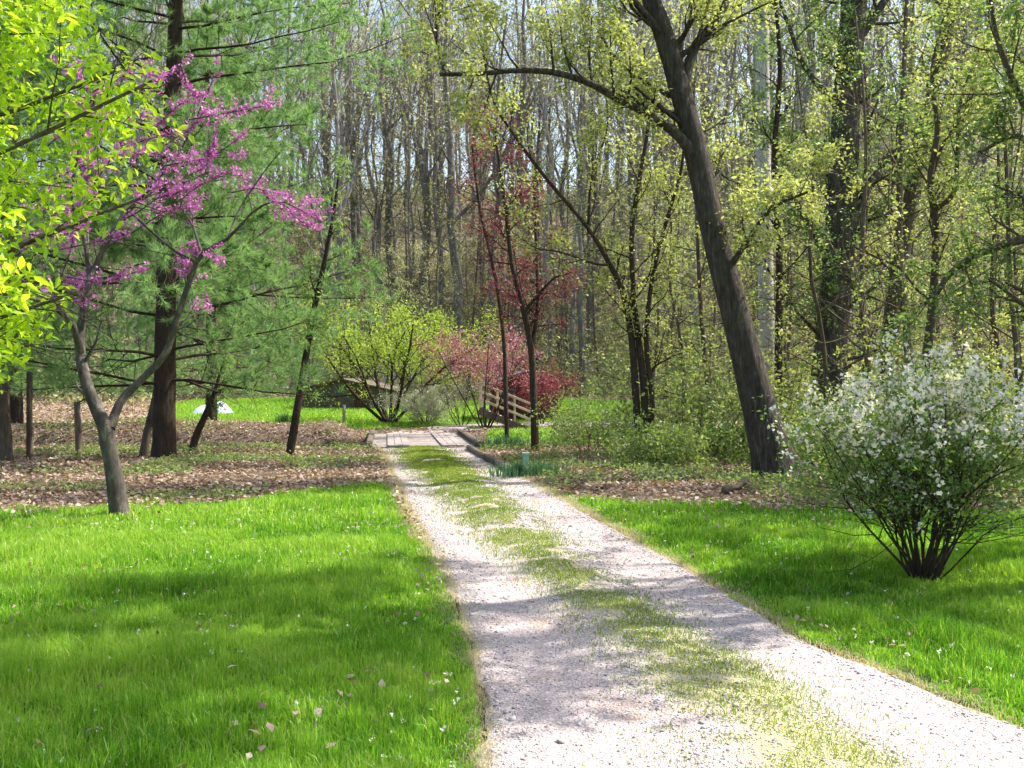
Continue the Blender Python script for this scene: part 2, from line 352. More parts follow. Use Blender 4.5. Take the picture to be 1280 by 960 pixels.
# ------------------------------------------------------------------ ground cover (stuff)
rs = np.random.default_rng(7)
def frust(n, y0, y1, pw=1.0, wide=.62):
    """random points in the view wedge, y density ~ pw"""
    u = rs.random(n); y = (y0**pw+(y1**pw-y0**pw)*u)**(1/pw) if pw else y0*(y1/y0)**u
    x = (rs.random(n)*2-1)*(wide*y+.6)
    return x, y
def blades(name, x, y, z, hgt_, w, mat, lean=.35, seed=3, col=None):
    r = np.random.default_rng(seed); n = len(x)
    az = r.random(n)*2*PI; la = r.random(n)*2*PI; ln = np.abs(r.normal(0, lean, n))
    fx, fy = np.cos(az)*w/2, np.sin(az)*w/2; lx, ly = np.cos(la)*ln*hgt_, np.sin(la)*ln*hgt_
    b0 = np.stack([x-fx, y-fy, z], -1); b1 = np.stack([x+fx, y+fy, z], -1)
    m0 = np.stack([x+lx*.35-fx*.8, y+ly*.35-fy*.8, z+hgt_*.6], -1); m1 = np.stack([x+lx*.35+fx*.8, y+ly*.35+fy*.8, z+hgt_*.6], -1)
    t = np.stack([x+lx, y+ly, z+hgt_*(1-.25*ln)], -1)
    V = np.stack([b0, b1, m1, m0, t], 1).reshape(-1, 3); i = np.arange(n)[:, None]*5
    rnd = np.clip(r.random(n)*.42+(col if col is not None else .25), 0, .70); rnd = np.where(r.random(n) < .05, r.uniform(.8, 1, n), rnd)
    return mk(name, V, [i+np.array([[0, 1, 2, 3]]), i+np.array([[3, 2, 4]])], mat, {'rnd': np.repeat(rnd, 5)})
def build_grass():
    xs, ys, hs, ws = [], [], [], []
    for (n, y0, y1, h, w) in ((210000, 3.2, 7, .105, .0055), (260000, 6.5, 11, .095, .008), (200000, 10.5, 18.5, .075, .012)):
        x, y = frust(n, y0, y1, 1.3, .66); m = (lawn_near(x, y+.9*(vnoise(x, y, .35, 27)-.3)*(rs.random(len(x))>.3))) & ~on_drive(x, y, -.30*np.clip(vnoise(x, y, .45, 28)+.5*vnoise(x, y, .12, 29)-.55, 0, 1)-.02)
        x, y = x[m], y[m]
        bare = vnoise(x, y, .22, 31)+.5*vnoise(x, y, 1.7, 32) > 1.2
        keep = ~bare | (rs.random(len(x)) < .2); x, y = x[keep], y[keep]
        d = np.clip(np.minimum(np.abs(x-eL(y)), np.abs(x-eR(y)))/.35, .35, 1)
        xs.append(x); ys.append(y); hs.append(h*d*(.35+1.1*vnoise(x, y, .5, 21)**1.5+.8*vnoise(x, y, .14, 22)**2)*rs.uniform(.5, 1.35, len(x))); ws.append(np.full(len(x), w))
    x, y, h, w = map(np.concatenate, (xs, ys, hs, ws))
    me = blades('lawn_grass', x, y, hgt(x, y)-.005, h, w, M['grass'], .45, 3, -.02+.4*vnoise(x, y, .9, 23)+.25*vnoise(x, y, .2, 25))
    tag(link('lawn_grass', me), 'lush bright green grass on both sides of the gravel drive', 'grass', kind='stuff')
    x, y = frust(210000, 30, 60, 1.6, .6); m = lawn_far(x, y) & ~((np.abs(y-38.1) < 1.3) & (x > -3)) & ~((x > -4.6) & (x < -1.6) & (y < 37)); x, y = x[m], y[m]
    me = blades('far_grass', x, y, hgt(x, y)-.01, .12*rs.uniform(.5, 1.3, len(x)), np.full(len(x), .03), M['grass'], .5, 4, .25+.3*vnoise(x, y, 2, 24))
    tag(link('far_grass', me), 'sunlit short grass of the clearing beyond the creek', 'grass', kind='stuff')
    # weeds in the middle of the drive and dry edges
    t = 3+(26.5-3)*rs.random(230000)**1.2; s = rs.random(230000); xx = eL(t)+(eR(t)-eL(t))*s
    wv = weedy(xx, t); cl = vnoise(xx, t, .16, 41)*vnoise(xx, t, .5, 42)
    m = (rs.random(230000) < wv**1.4*1.6) & (cl > .09) & (s > .06) & (s < .94); x, y = xx[m], t[m]
    sc = np.interp(y, [4, 20], [1, 1.9])
    me = blades('drive_weeds', x, y, drive_z(x, y)-.004, .022*sc*rs.uniform(.4, 1.5, len(x)), .005*sc, M['weed'], .9, 5, .45*vnoise(x, y, .3, 43))
    tag(link('drive_weeds', me), 'yellowish weeds and moss down the middle of the drive', 'weeds', kind='stuff')
    n = 26000; t = 3+(26-3)*rs.random(n)**1.4; sd = rs.random(n) < .5
    off = rs.normal(.0, .045, n)*np.interp(t, [3, 20], [1, 1.6])*(.4+1.6*vnoise(t, sd*9., .6, 61)); xx = np.where(sd, eL(t)+off, eR(t)+off)
    sc = np.interp(t, [4, 20], [1, 2.2])
    me = blades('dry_verge', xx, t, hgt(xx, t)-.004, .03*sc*rs.uniform(.3, 1.4, n), .004*sc, M['grassdry'], 1.1, 6, .3*np.ones(n))
    tag(link('dry_verge', me), 'straw coloured dry blades along both edges of the drive', 'dry grass', kind='stuff')
build_grass()

def build_stones():
    n = 52000; t = 3.0+(17-3.0)*rs.random(n)**1.7; s = .02+.96*rs.random(n); kp = (np.minimum(np.abs(s-.22), np.abs(s-.80)) > .11) | (rs.random(n) < .35); t, s = t[kp], s[kp]; n = len(t); x = eL(t)+(eR(t)-eL(t))*s
    z = drive_z(x, t); r = .0045*rs.lognormal(0, .42, n)*np.interp(t, [3, 9, 17], [1, 1.5, 2.2])
    big = (rs.random(n) < .008); r = np.where(big, r*2.2, r)
    o = np.array([[1,0,0],[-1,0,0],[0,1,0],[0,-1,0],[0,0,1],[0,0,-1]], float)
    q = rs.normal(0, 1, (n, 3, 3)); qa = q[:, 0]/np.linalg.norm(q[:, 0], axis=1, keepdims=True)
    qb = q[:, 1]-qa*(q[:, 1]*qa).sum(1, keepdims=True); qb /= np.linalg.norm(qb, axis=1, keepdims=True); qc = np.cross(qa, qb)
    R = np.stack([qa, qb, qc], 1)
    V = (o[None]*rs.uniform(.6, 1.25, (n, 6, 1)))@R; V = V*r[:, None, None]*np.array([1, 1, .6]); V += np.stack([x, t, z+r*.2], -1)[:, None, :]
    f = np.array([[0,2,4],[2,1,4],[1,3,4],[3,0,4],[2,0,5],[1,2,5],[3,1,5],[0,3,5]])
    me = mk('gravel_stones', V.reshape(-1, 3), [(np.arange(n)[:, None, None]*6+f[None]).reshape(-1, 3)], M['stone'], {'rnd': np.repeat(rs.random(n), 6)})
    tag(link('gravel_stones', me), 'loose pale pinkish gravel scattered on the drive', 'gravel', kind='stuff')
build_stones()

def scatter_leaves(name, label, x, y, size, seed, up=1.3, mat='litter', dz=.02, wid=.7):
    P = np.stack([x, y, hgt(x, y)+dz], -1)
    me = leafmesh(name, M[mat], P, 1, .01, size, seed, up, wid, 0)
    return tag(link(name, me), label, 'leaves', kind='stuff')
def build_litter():
    x, y = frust(150000, 11.5, 34.5, 1.25, .64)
    m = ~lawn_near(x, y) & ~on_drive(x, y, .0) & ~lawn_far(x, y) & ~((x>eL(y)-.1)&(x<eR(y)+.1)&(y>26))
    m &= (vnoise(x, y, 1.1, 51) > .18) | (rs.random(len(x)) < .3)
    x, y = x[m], y[m]
    scatter_leaves('leaf_litter', 'pinkish brown dead leaves covering the ground under the trees', x, y, .085, 5)
    x, y = frust(5200, 3.8, 14, 1.5, .6); m = lawn_near(x, y); n_ = (vnoise(x, y, .45, 52) > .74) | (rs.random(len(x)) < .05); m &= n_; x, y = x[m], y[m]
    scatter_leaves('fallen_leaves', 'few dry brown leaves lying in the lawn grass', x, y, .055, 6, 1.0, 'litter', .06)
    x, y = frust(1300, 4, 15, 1.5, .6); m = lawn_near(x, y) & ((vnoise(x, y, 1.2, 57) > .6) | (rs.random(len(x)) < .15)); x, y = x[m], y[m]
    P = np.stack([x, y, hgt(x, y)+.06+.03*rs.random(len(x))], -1)
    tag(link('clover_flowers', leafmesh('clover_flowers', M['white'], P, 5, .006, .016, 12, .3, .9, 0)), 'tiny white flowers dotted through the lawn grass', 'flowers', kind='stuff')
    # leaves strayed from the litter onto the lawn edge
    x, y = frust(16000, 10.5, 18, 1.0, .6); m = lawn_near(x, y) & ~lawn_near(x, y+1.0*rs.random(len(x))**.6) ; x, y = x[m], y[m]
    scatter_leaves('strayed_leaves', 'dead leaves strayed from the litter onto the lawn edge', x, y, .08, 13, .9, 'litter', .07)
    x, y = frust(70000, 34, 60, 1.3, .6); m = ~lawn_far(x, y) & ~((np.abs(y-38.3) < 1.3)); x, y = x[m], y[m]
    scatter_leaves('woodland_litter', 'dead leaves and sprouts on the woodland floor beyond the creek', x, y, .16, 7)
    # low green ground cover in the litter
    x, y = frust(150000, 13, 34, 1.2, .64)
    m = ~lawn_near(x, y) & ~on_drive(x, y, .1) & (vnoise(x, y, 1.4, 53)+.35*vnoise(x, y, .3, 54) > np.where(x > eR(y), .74, .78)) & ~((x>eL(y)-.1)&(x<eR(y)+.1)&(y>26))
    x, y = x[m], y[m]
    P = np.stack([x, y, hgt(x, y)+.05+.10*rs.random(len(x))], -1)
    tag(link('ground_cover', leafmesh('ground_cover', M['under'], P, 1, .02, .07, 9, .8, .6, 0)), 'low green weeds sprouting among the dead leaves', 'ground cover', kind='stuff')
    # hill floor: sprouting understory carpet
    n = 160000; y = 50+(112-50)*rs.random(n)**.8; x = (rs.random(n)*2-1)*y*.62
    m = ~lawn_far(x, y) & (vnoise(x, y, 4, 55)+.6*vnoise(x, y, 1.2, 56) > .72); x, y = x[m], y[m]
    hh = rs.random(len(x))**2*1.6
    P = np.stack([x, y, hgt(x, y)+.1+hh], -1)
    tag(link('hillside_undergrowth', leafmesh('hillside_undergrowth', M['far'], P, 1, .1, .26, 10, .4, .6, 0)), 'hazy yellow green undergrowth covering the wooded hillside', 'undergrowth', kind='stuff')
build_litter()

# ------------------------------------------------------------------ traced limbs
def smooth_path(P, R, n):
    P = np.asarray(P, float); R = np.asarray(R, float); k = len(P)
    if k == 2: t = np.linspace(0, 1, n)[:, None]; return P[0]*(1-t)+P[1]*t, R[0]*(1-t[:, 0])+R[1]*t[:, 0]
    Q = np.vstack([2*P[0]-P[1], P, 2*P[-1]-P[-2]]); out = []; rr = []
    for f in np.linspace(0, k-1, n):
        i = min(int(f), k-2); t = f-i; p0, p1, p2, p3 = Q[i], Q[i+1], Q[i+2], Q[i+3]
        out.append(.5*((2*p1)+(-p0+p2)*t+(2*p0-5*p1+4*p2-p3)*t*t+(-p0+3*p1-3*p2+p3)*t**3)); rr.append(R[i]*(1-t)+R[i+1]*t)
    return np.array(out), np.array(rr)
def limb(sk, Y, pts, n=12, sides=8):
    """pts: (u, v, width_px, dY)"""
    P = [at(u, v, Y+d) for (u, v, w, d) in pts]; R = [max(.004, w/2*(Y+d)/F) for (u, v, w, d) in pts]
    P, R = smooth_path(P, R, n); sk.add(P, R, sides); return P, R
def sprout(sk, P, R, k, L, Pm, rg, t0=.15, ang=55, up=.2, lev=0, side=None, rr=.4):
    n = len(P)
    for j in range(k):
        t = t0+(1-t0)*(j+rg.random())/k; f = t*(n-1); i = min(int(f), n-2); w = f-i
        pos = P[i]*(1-w)+P[i+1]*w; d = nrm(P[i+1]-P[i]); a = math.radians(ang*rg.uniform(.7, 1.3))
        cd = d*math.cos(a)+perp(d, rg.random()*6.28)*math.sin(a)+np.array([0, 0, up])
        grow(sk, pos, cd, L*rg.uniform(.6, 1.2)*(1.15-.4*t), max(.004, min(R[i]*rr, .06)), lev, Pm, rg)
def flare(P, R, gzv, k=1.6):
    return P, R
def finish(name, label, cat, loc, sk, bark, leafargs=None, group=None, rough=0.0, crown_name='crown'):
    t = thing(name, label, cat, loc, 0, group)
    link('trunk', sk.mesh('trunk', bark, loc, rough), t)
    if leafargs:
        for la in (leafargs if isinstance(leafargs, list) else [leafargs]):
            nm = la.pop('nm', crown_name); link(nm, leafmesh(nm, la.pop('mat'), la.pop('pts', sk.tips), la.pop('per'), la.pop('spread'), la.pop('size'), origin=loc, **la), t)
    return t

TW = [dict(n=5, ratio=.5, ang=50, wob=.14, up=.05, sides=4, seg=4, t0=.25), dict(n=4, ratio=.5, ang=50, wob=.16, up=.03, sides=3, seg=3, t0=.3), dict(wob=.2, up=.0, sides=3, seg=2)]
TW2 = [dict(n=6, ratio=.45, ang=48, wob=.16, up=.05, sides=3, seg=4, t0=.2), dict(wob=.2, up=.02, sides=3, seg=3)]

# ---- redbud in the left lawn
def redbud():
    rg = random.Random(5); sk = Sk(); Y = base(645); loc = (float(at(150, 645, Y)[0]), Y, 0)
    limb(sk, Y, [(152, 655, 34, 0), (149, 640, 25, 0), (144, 600, 22, 0), (136, 560, 20, 0), (131, 530, 21, 0)], 12, 12)
    A, RA = limb(sk, Y, [(131, 532, 19, 0), (112, 490, 15, 0), (100, 440, 13, .1), (104, 395, 11, .2), (112, 352, 10, .3)], 12, 10)
    B1, r1 = limb(sk, Y, [(101, 440, 10, 0), (90, 405, 8, -.3), (68, 384, 7, -.5), (35, 372, 5, -.8), (0, 372, 4, -1), (-40, 350, 2, -1.2)], 12, 8)
    B2, r2 = limb(sk, Y, [(112, 352, 8, .3), (130, 310, 7, .4), (160, 262, 6, .6), (195, 235, 4, .8), (225, 190, 3, 1), (262, 110, 1.5, 1)], 14, 8)
    B3, r3 = limb(sk, Y, [(112, 352, 7, .3), (106, 300, 6, .5), (90, 250, 4, .4), (100, 180, 3, .2), (120, 120, 2, .2)], 12, 6)
    B4, r4 = limb(sk, Y, [(160, 262, 4, .6), (190, 290, 3, .3), (225, 318, 4, .2), (247, 328, 4, .1)], 8, 6)
    Cb, rc = limb(sk, Y, [(138, 535, 13, 0), (152, 500, 11, .2), (180, 472, 9, .3), (208, 440, 9, .3), (222, 395, 8, .2), (238, 350, 7, .1), (252, 318, 6, .1), (285, 298, 4, 0), (320, 262, 3, -.1), (352, 252, 2, -.2), (392, 272, 1, -.3)], 24, 8)
    D, rd = limb(sk, Y, [(252, 318, 4, .1), (240, 280, 3, .2), (225, 255, 2, .3), (245, 235, 1.5, .4), (290, 215, 1, .5)], 10, 6)
    E, re_ = limb(sk, Y, [(285, 298, 3, 0), (300, 260, 2.5, .2), (330, 215, 2, .3), (350, 190, 1, .3)], 8, 6)
    G, rg_ = limb(sk, Y, [(112, 352, 4, .3), (140, 345, 3, .1), (168, 332, 2, 0), (200, 325, 1, 0)], 8, 6)
    RB = [dict(n=4, ratio=.5, ang=38, wob=.06, up=.03, sides=4, seg=6, t0=.2), dict(wob=.05, up=.02, sides=3, seg=5)]
    sprays = [[(160,262),(200,215),(235,150),(275,85)], [(222,78),(236,110),(250,128)], [(235,150),(300,135),(350,130)], [(190,250),(230,238),(292,213)], [(225,205),(270,190),(322,158)],
        [(200,205),(250,198),(305,195)], [(110,240),(150,190),(215,165)], [(0,285),(60,292),(115,280)], [(50,315),(130,302),(165,290)], [(85,350),(130,350),(180,338)], [(80,345),(90,300),(80,255)],
        [(110,115),(160,92),(205,98)], [(105,155),(150,142),(200,152)], [(180,175),(215,140),(243,118)], [(335,250),(368,262),(400,268)], [(352,262),(375,275),(398,284)], [(292,243),(320,238),(348,252)],
        [(60,225),(110,205),(150,210)], [(95,270),(110,240),(100,200)], [(135,205),(180,190),(235,195)], [(160,262),(190,232),(240,228)], [(20,320),(55,300),(70,260)], [(200,270),(222,258),(245,262)], [(150,120),(190,105),(228,80)],
        [(60,180),(95,150),(120,120)], [(40,250),(80,235),(120,245)], [(205,180),(238,165),(262,140)], [(240,215),(262,205),(268,180)]]
    bl = []
    for q, sp in enumerate(sprays):
        dY = rg.uniform(-.6, 1.1); P, Q = limb(sk, Y, [(u_+rg.uniform(-4, 4), v_+rg.uniform(-4, 4), 2.4-.9*k_, dY+rg.uniform(-.2, .2)) for k_, (u_, v_) in enumerate(sp)], 26, 4)
        m0 = .8 if q % 4 else .2
        bl += [p+np.array([0, 0, .0]) for i_, p in enumerate(P) if i_ > 3 and math.sin(i_*.9+q*2) > -m0]
        for k_ in range(5):
            i_ = rg.randint(3, 22); d_ = nrm(P[min(i_+2, 25)]-P[i_]); n0 = len(sk.tips)
            grow(sk, P[i_], d_+np.array([rg.uniform(-.7, .7), rg.uniform(-.7, .7), rg.uniform(-.1, .9)]), rg.uniform(.15, .4), .005, 1, RB, rg)
            bl += [t_ for t_ in sk.tips[n0:] if rg.random() < .7]
    for (P, Q, k, L) in ((B1, r1, 6, .9), (B2, r2, 8, 1.1), (B3, r3, 9, 1.2), (Cb[17:], rc[17:], 5, .5), (D, rd, 3, .4)):
        n0 = len(sk.tips); sprout(sk, P, Q, k, L, RB, rg, ang=48, up=.12); bl += [t_ for t_ in sk.tips[n0:] if rg.random() < (.35 if P is not B3 else .6)]
    sk.tips = bl
    sk2 = Sk(); rg2 = random.Random(8)
    sprout(sk, A, RA, 6, .6, TW2, rg2); sprout(sk, Cb[6:16], rc[6:16], 6, .5, TW2, rg2)
    tips = np.array([t for t in sk.tips if t[2] > 2.7 and t[2] < 6.3]); tips = tips[(vnoise(tips[:, 0], tips[:, 2], .35, 3) > .12)]
    finish('redbud_tree', 'forked grey barked redbud with purple pink blossom standing in the left lawn', 'tree', loc, sk, M['bark_grey'],
           dict(mat=M['redbud'], pts=tips, per=12, spread=.023, size=.034, seed=2, up=0, width=.8, nm='blossom'), rough=.12)
redbud()

# ---- big leaning tree
def leaning():
    rg = random.Random(11); sk = Sk(); Y = 18.3; loc = (float(at(962, 590, Y)[0]), Y, 0)
    T, R = limb(sk, Y, [(984, 618, 104, -.1), (974, 594, 78, 0), (963, 562, 60, 0), (948, 505, 48, 0), (932, 440, 43, 0), (908, 350, 38, 0), (888, 270, 36, .1), (870, 190, 34, .2), (852, 120, 30, .2), (832, 50, 28, .3), (808, -20, 26, .4), (785, -110, 26, .6), (790, -240, 20, 1), (830, -400, 12, 1.4), (850, -560, 5, 1.6)], 40, 16)
    R = R*.88; sk.t[-1] = (T, R, 16)
    B, RB = limb(sk, Y, [(868, 195, 18, .1), (848, 170, 13, 0), (815, 145, 11, -.2), (775, 125, 10, -.4), (735, 103, 9, -.6), (690, 90, 8, -.8), (645, 88, 7, -1), (600, 92, 6, -1.1), (550, 93, 5, -1.2)], 20, 8)
    U, RU = limb(sk, Y, [(556, 93, 5, -1.2), (545, 40, 6, -1.1), (553, 0, 6, -1), (552, -80, 5, -1)], 8, 6)
    B2, R2 = limb(sk, Y, [(852, 120, 14, .2), (868, 60, 12, .3), (905, 10, 9, .5), (925, -60, 7, .8), (960, -160, 4, 1)], 12, 8)
    B3, R3 = limb(sk, Y, [(905, 345, 10, 0), (935, 300, 6, -.4), (965, 260, 5, -.8), (1010, 240, 3, -1)], 10, 6)
    B4, R4 = limb(sk, Y, [(832, 50, 12, .3), (800, 10, 9, 0), (760, -40, 7, -.3), (700, -120, 4, -.5)], 10, 6)
    for (P, Q, k, L, s) in ((B, RB, 13, 1.5, 0), (U, RU, 5, 1.2, 0), (B2, R2, 9, 1.8, 0), (B3, R3, 6, 1.1, 0), (B4, R4, 8, 1.6, 0), (T[14:], R[14:], 26, 2.0, 0)):
        sprout(sk, P, Q, k, L, TW, rg, ang=60, up=.1)
    finish('leaning_tree', 'massive dark trunked tree leaning left over the drive with a long arching limb', 'tree', loc, sk, M['bark_big'],
           dict(mat=M['spring'], per=9, spread=.085, size=.085, seed=3), rough=.09)
leaning()

def traced(name, label, Y, gpt, limbs, bark, leaf, sprouts, ws=1.0, per=4, size=.075, spread=.09, seed=1, rough=.1, tw=None, group=None, cat='tree'):
    rg = random.Random(seed); sk = Sk(); g = at(gpt[0], 480, Y); loc = (float(g[0]), Y, gz(g[0], Y))
    PR = []
    for i, l in enumerate(limbs):
        l = [(x[0], x[1], x[2]*ws, x[3] if len(x) == 4 else 0) for x in l]
        if i == 0:
            P0 = at(l[0][0], l[0][1], Y); 
        PR.append(limb(sk, Y, l, 6+3*len(l), 12 if i == 0 else 7))
    if limbs:   # root the first limb in the ground
        P, R = PR[0]; b = P[0].copy(); b[2] = loc[2]-.15; sk.add([b, (b+P[0])/2, P[0]], [R[0]*1.5, R[0]*1.15, R[0]], 12)
    for (i, k, L, t0, ang, up) in sprouts:
        P, R = PR[i]; sprout(sk, P, R, k, L, tw or TW, rg, t0, ang, up)
    la = dict(mat=leaf, per=per, spread=spread, size=size, seed=seed) if leaf else None
    return finish(name, label, cat, loc, sk, bark, la, rough=rough, group=group)

traced('ivy_covered_tree', 'thick upright dark trunk with leafy shoots right of the leaning tree', 25.5, (1035, 0),
       [[(1030, 560, 56), (1036, 480, 44), (1042, 400, 40), (1050, 300, 39), (1055, 200, 36), (1060, 100, 34), (1068, 0, 31), (1075, -120, 30), (1060, -300, 22), (1060, -460, 10)],
        [(1062, 290, 14), (1085, 235, 11), (1110, 195, 8), (1150, 180, 5), (1190, 150, 3)],
        [(1040, 330, 10), (1015, 290, 8), (990, 240, 6), (975, 190, 4), (940, 150, 3)],
        [(1064, 60, 14), (1100, 10, 10), (1140, -60, 7)], [(1055, 140, 10), (1010, 90, 7), (985, 30, 5), (960, -40, 3)]],
       M['bark_big'], M['spring2'], [(0, 40, 1.7, .12, 65, .1), (1, 9, 1.6, .2, 50, .1), (2, 9, 1.5, .2, 50, .1), (3, 7, 1.8, .2, 50, .1), (4, 8, 1.6, .2, 50, .1)], per=8, size=.085, spread=.08, seed=21, rough=.14)
traced('leaning_trunk_tree', 'slim grey brown trunk leaning right behind the white flowering bush', 27, (1108, 0),
       [[(1105, 560, 26), (1112, 440, 24), (1125, 330, 22), (1145, 220, 20), (1165, 120, 18), (1185, 40, 16), (1200, -60, 12), (1190, -200, 6)],
        [(1150, 200, 9), (1190, 150, 7), (1230, 100, 5), (1270, 60, 3)]],
       M['bark'], M['spring'], [(0, 24, 1.7, .2, 60, .1), (1, 8, 1.5, .2, 50, .1)], per=8, size=.085, spread=.08, seed=22)
traced('pale_trunk_tree', 'tall straight pale grey trunk rising between the two largest trunks', 36, (955, 0),
       [[(960, 540, 22), (958, 400, 20), (955, 250, 19), (953, 100, 18), (952, -50, 16), (950, -300, 11), (952, -420, 5)],
        [(954, 20, 8), (935, -60, 6), (925, -140, 4)]],
       M['bark_light'], M['spring'], [(0, 16, 2.6, .55, 50, .1), (1, 6, 2, .2, 50, .1)], per=8, size=.085, spread=.08, seed=23)
traced('forked_sapling', 'crooked young tree with a low fork near the right edge of the woods', 17.5, (1160, 0),
       [[(1150, 600, 13), (1155, 480, 12), (1166, 380, 11), (1170, 290, 9), (1163, 225, 8), (1172, 160, 7), (1165, 90, 5), (1180, 20, 3)],
        [(1170, 262, 7, 0), (1192, 240, 6, -.2), (1197, 190, 5, -.3), (1200, 130, 4, -.4), (1225, 60, 3, -.5)],
        [(1163, 225, 5, 0), (1185, 170, 4, .2), (1230, 130, 3, .4), (1275, 110, 2, .5)]],
       M['bark'], M['spring'], [(0, 14, 1.2, .25, 55, .1), (1, 8, 1, .2, 50, .1), (2, 6, .9, .2, 50, .1)], per=7, size=.08, spread=.10, seed=24, tw=TW2)
traced('bent_limb_tree', 'tree at the right edge with one long dark limb sweeping down and left', 15, (1330, 0),
       [[(1335, 600, 30), (1328, 450, 28), (1325, 350, 26), (1330, 250, 24), (1340, 100, 20), (1335, -60, 14)],
        [(1326, 330, 14, 0), (1295, 300, 12, 0), (1255, 305, 11, 0), (1215, 322, 9, .1), (1185, 345, 8, .2), (1168, 372, 5, .3), (1150, 380, 3, .4)],
        [(1328, 200, 12), (1290, 150, 9), (1250, 60, 7), (1235, -20, 4)], [(1330, 260, 12), (1300, 200, 9), (1270, 170, 7), (1225, 190, 4)]],
       M['bark'], M['spring2'], [(0, 24, 1.5, .2, 55, .1), (1, 10, .8, .2, 55, .3), (2, 12, 1.3, .2, 50, .1), (3, 8, 1.1, .2, 50, .1)], per=4, size=.08, spread=.10, seed=25)
traced('multi_stemmed_tree', 'slender multi stemmed tree fanning out just right of the red maples', 22, (790, 0),
       [[(800, 570, 12), (795, 500, 12), (790, 430, 11), (780, 370, 10), (762, 330, 9), (735, 285, 7), (695, 238, 6), (665, 200, 6), (640, 165, 5), (618, 130, 4), (608, 90, 3), (600, 40, 2)],
        [(805, 570, 14), (806, 500, 13), (800, 440, 11), (792, 370, 9), (790, 290, 8), (800, 220, 7), (812, 140, 5), (805, 60, 3)],
        [(812, 570, 10), (815, 500, 9), (808, 430, 8), (815, 350, 7), (835, 270, 6), (850, 220, 5), (858, 160, 3)],
        [(762, 330, 5, 0), (745, 330, 4, -.3), (700, 315, 3, -.5), (670, 310, 2, -.6), (640, 290, 1.5, -.8)],
        [(735, 285, 5, 0), (740, 220, 4, .3), (760, 150, 3, .5), (745, 60, 2, .6)]],
       M['bark_dark'], M['spring'], ws=.78, sprouts=[(0, 22, 1.2, .2, 55, .15), (1, 18, 1.4, .2, 55, .15), (2, 14, 1.2, .2, 55, .15), (3, 7, .7, .1, 55, .2), (4, 10, 1, .2, 55, .2)], per=7, size=.08, spread=.10, seed=26, tw=TW2)
traced('upright_thin_tree', 'thin straight dark stem between the leaning tree and the thick upright trunk', 24, (975, 0),
       [[(975, 575, 10), (973, 450, 10), (974, 330, 8), (968, 200, 7), (975, 80, 6), (965, -40, 4)]],
       M['bark_dark'], M['spring2'], [(0, 22, 1.3, .3, 55, .1)], per=7, size=.08, spread=.10, seed=27, tw=TW2)
traced('leaning_sapling', 'dark sapling leaning right beside the pine with a crooked top', 24, (362, 0),
       [[(362, 568, 11), (370, 520, 10), (380, 460, 9), (392, 390, 8), (405, 330, 6), (418, 260, 4), (425, 200, 2)]],
       M['bark_dark'], M['spring2'], [(0, 8, .8, .4, 50, .1)], per=8, size=.085, spread=.08, seed=28, tw=TW2)
traced('short_leaning_stump', 'short dark leaning stem on the creek bank just right of the pine', 25, (240, 0),
       [[(241, 560, 10), (247, 540, 9), (258, 516, 8), (268, 490, 5), (280, 450, 2)]], M['bark_dark'], M['spring2'], [(0, 4, .5, .5, 50, .1)], per=8, size=.085, spread=.08, seed=29, tw=TW2)
traced('dead_stem', 'short dead stem leaning against the left side of the pine trunk', 23.5, (180, 0),
       [[(179, 570, 11), (184, 540, 10), (190, 512, 8), (196, 480, 5)]], M['bark'], M['spring2'], [(0, 3, .4, .5, 50, .1)], per=1, seed=30, tw=TW2)
traced('edge_tree', 'brown trunk at the far left edge beside the leaf covered bank', 22, (6, 0),
       [[(8, 580, 20), (5, 520, 15), (4, 460, 14), (8, 400, 13), (-5, 300, 11), (-20, 150, 8)]], M['bark'], M['spring2'], [(0, 12, 1.3, .3, 55, .1)], per=7, size=.08, spread=.10, seed=31)

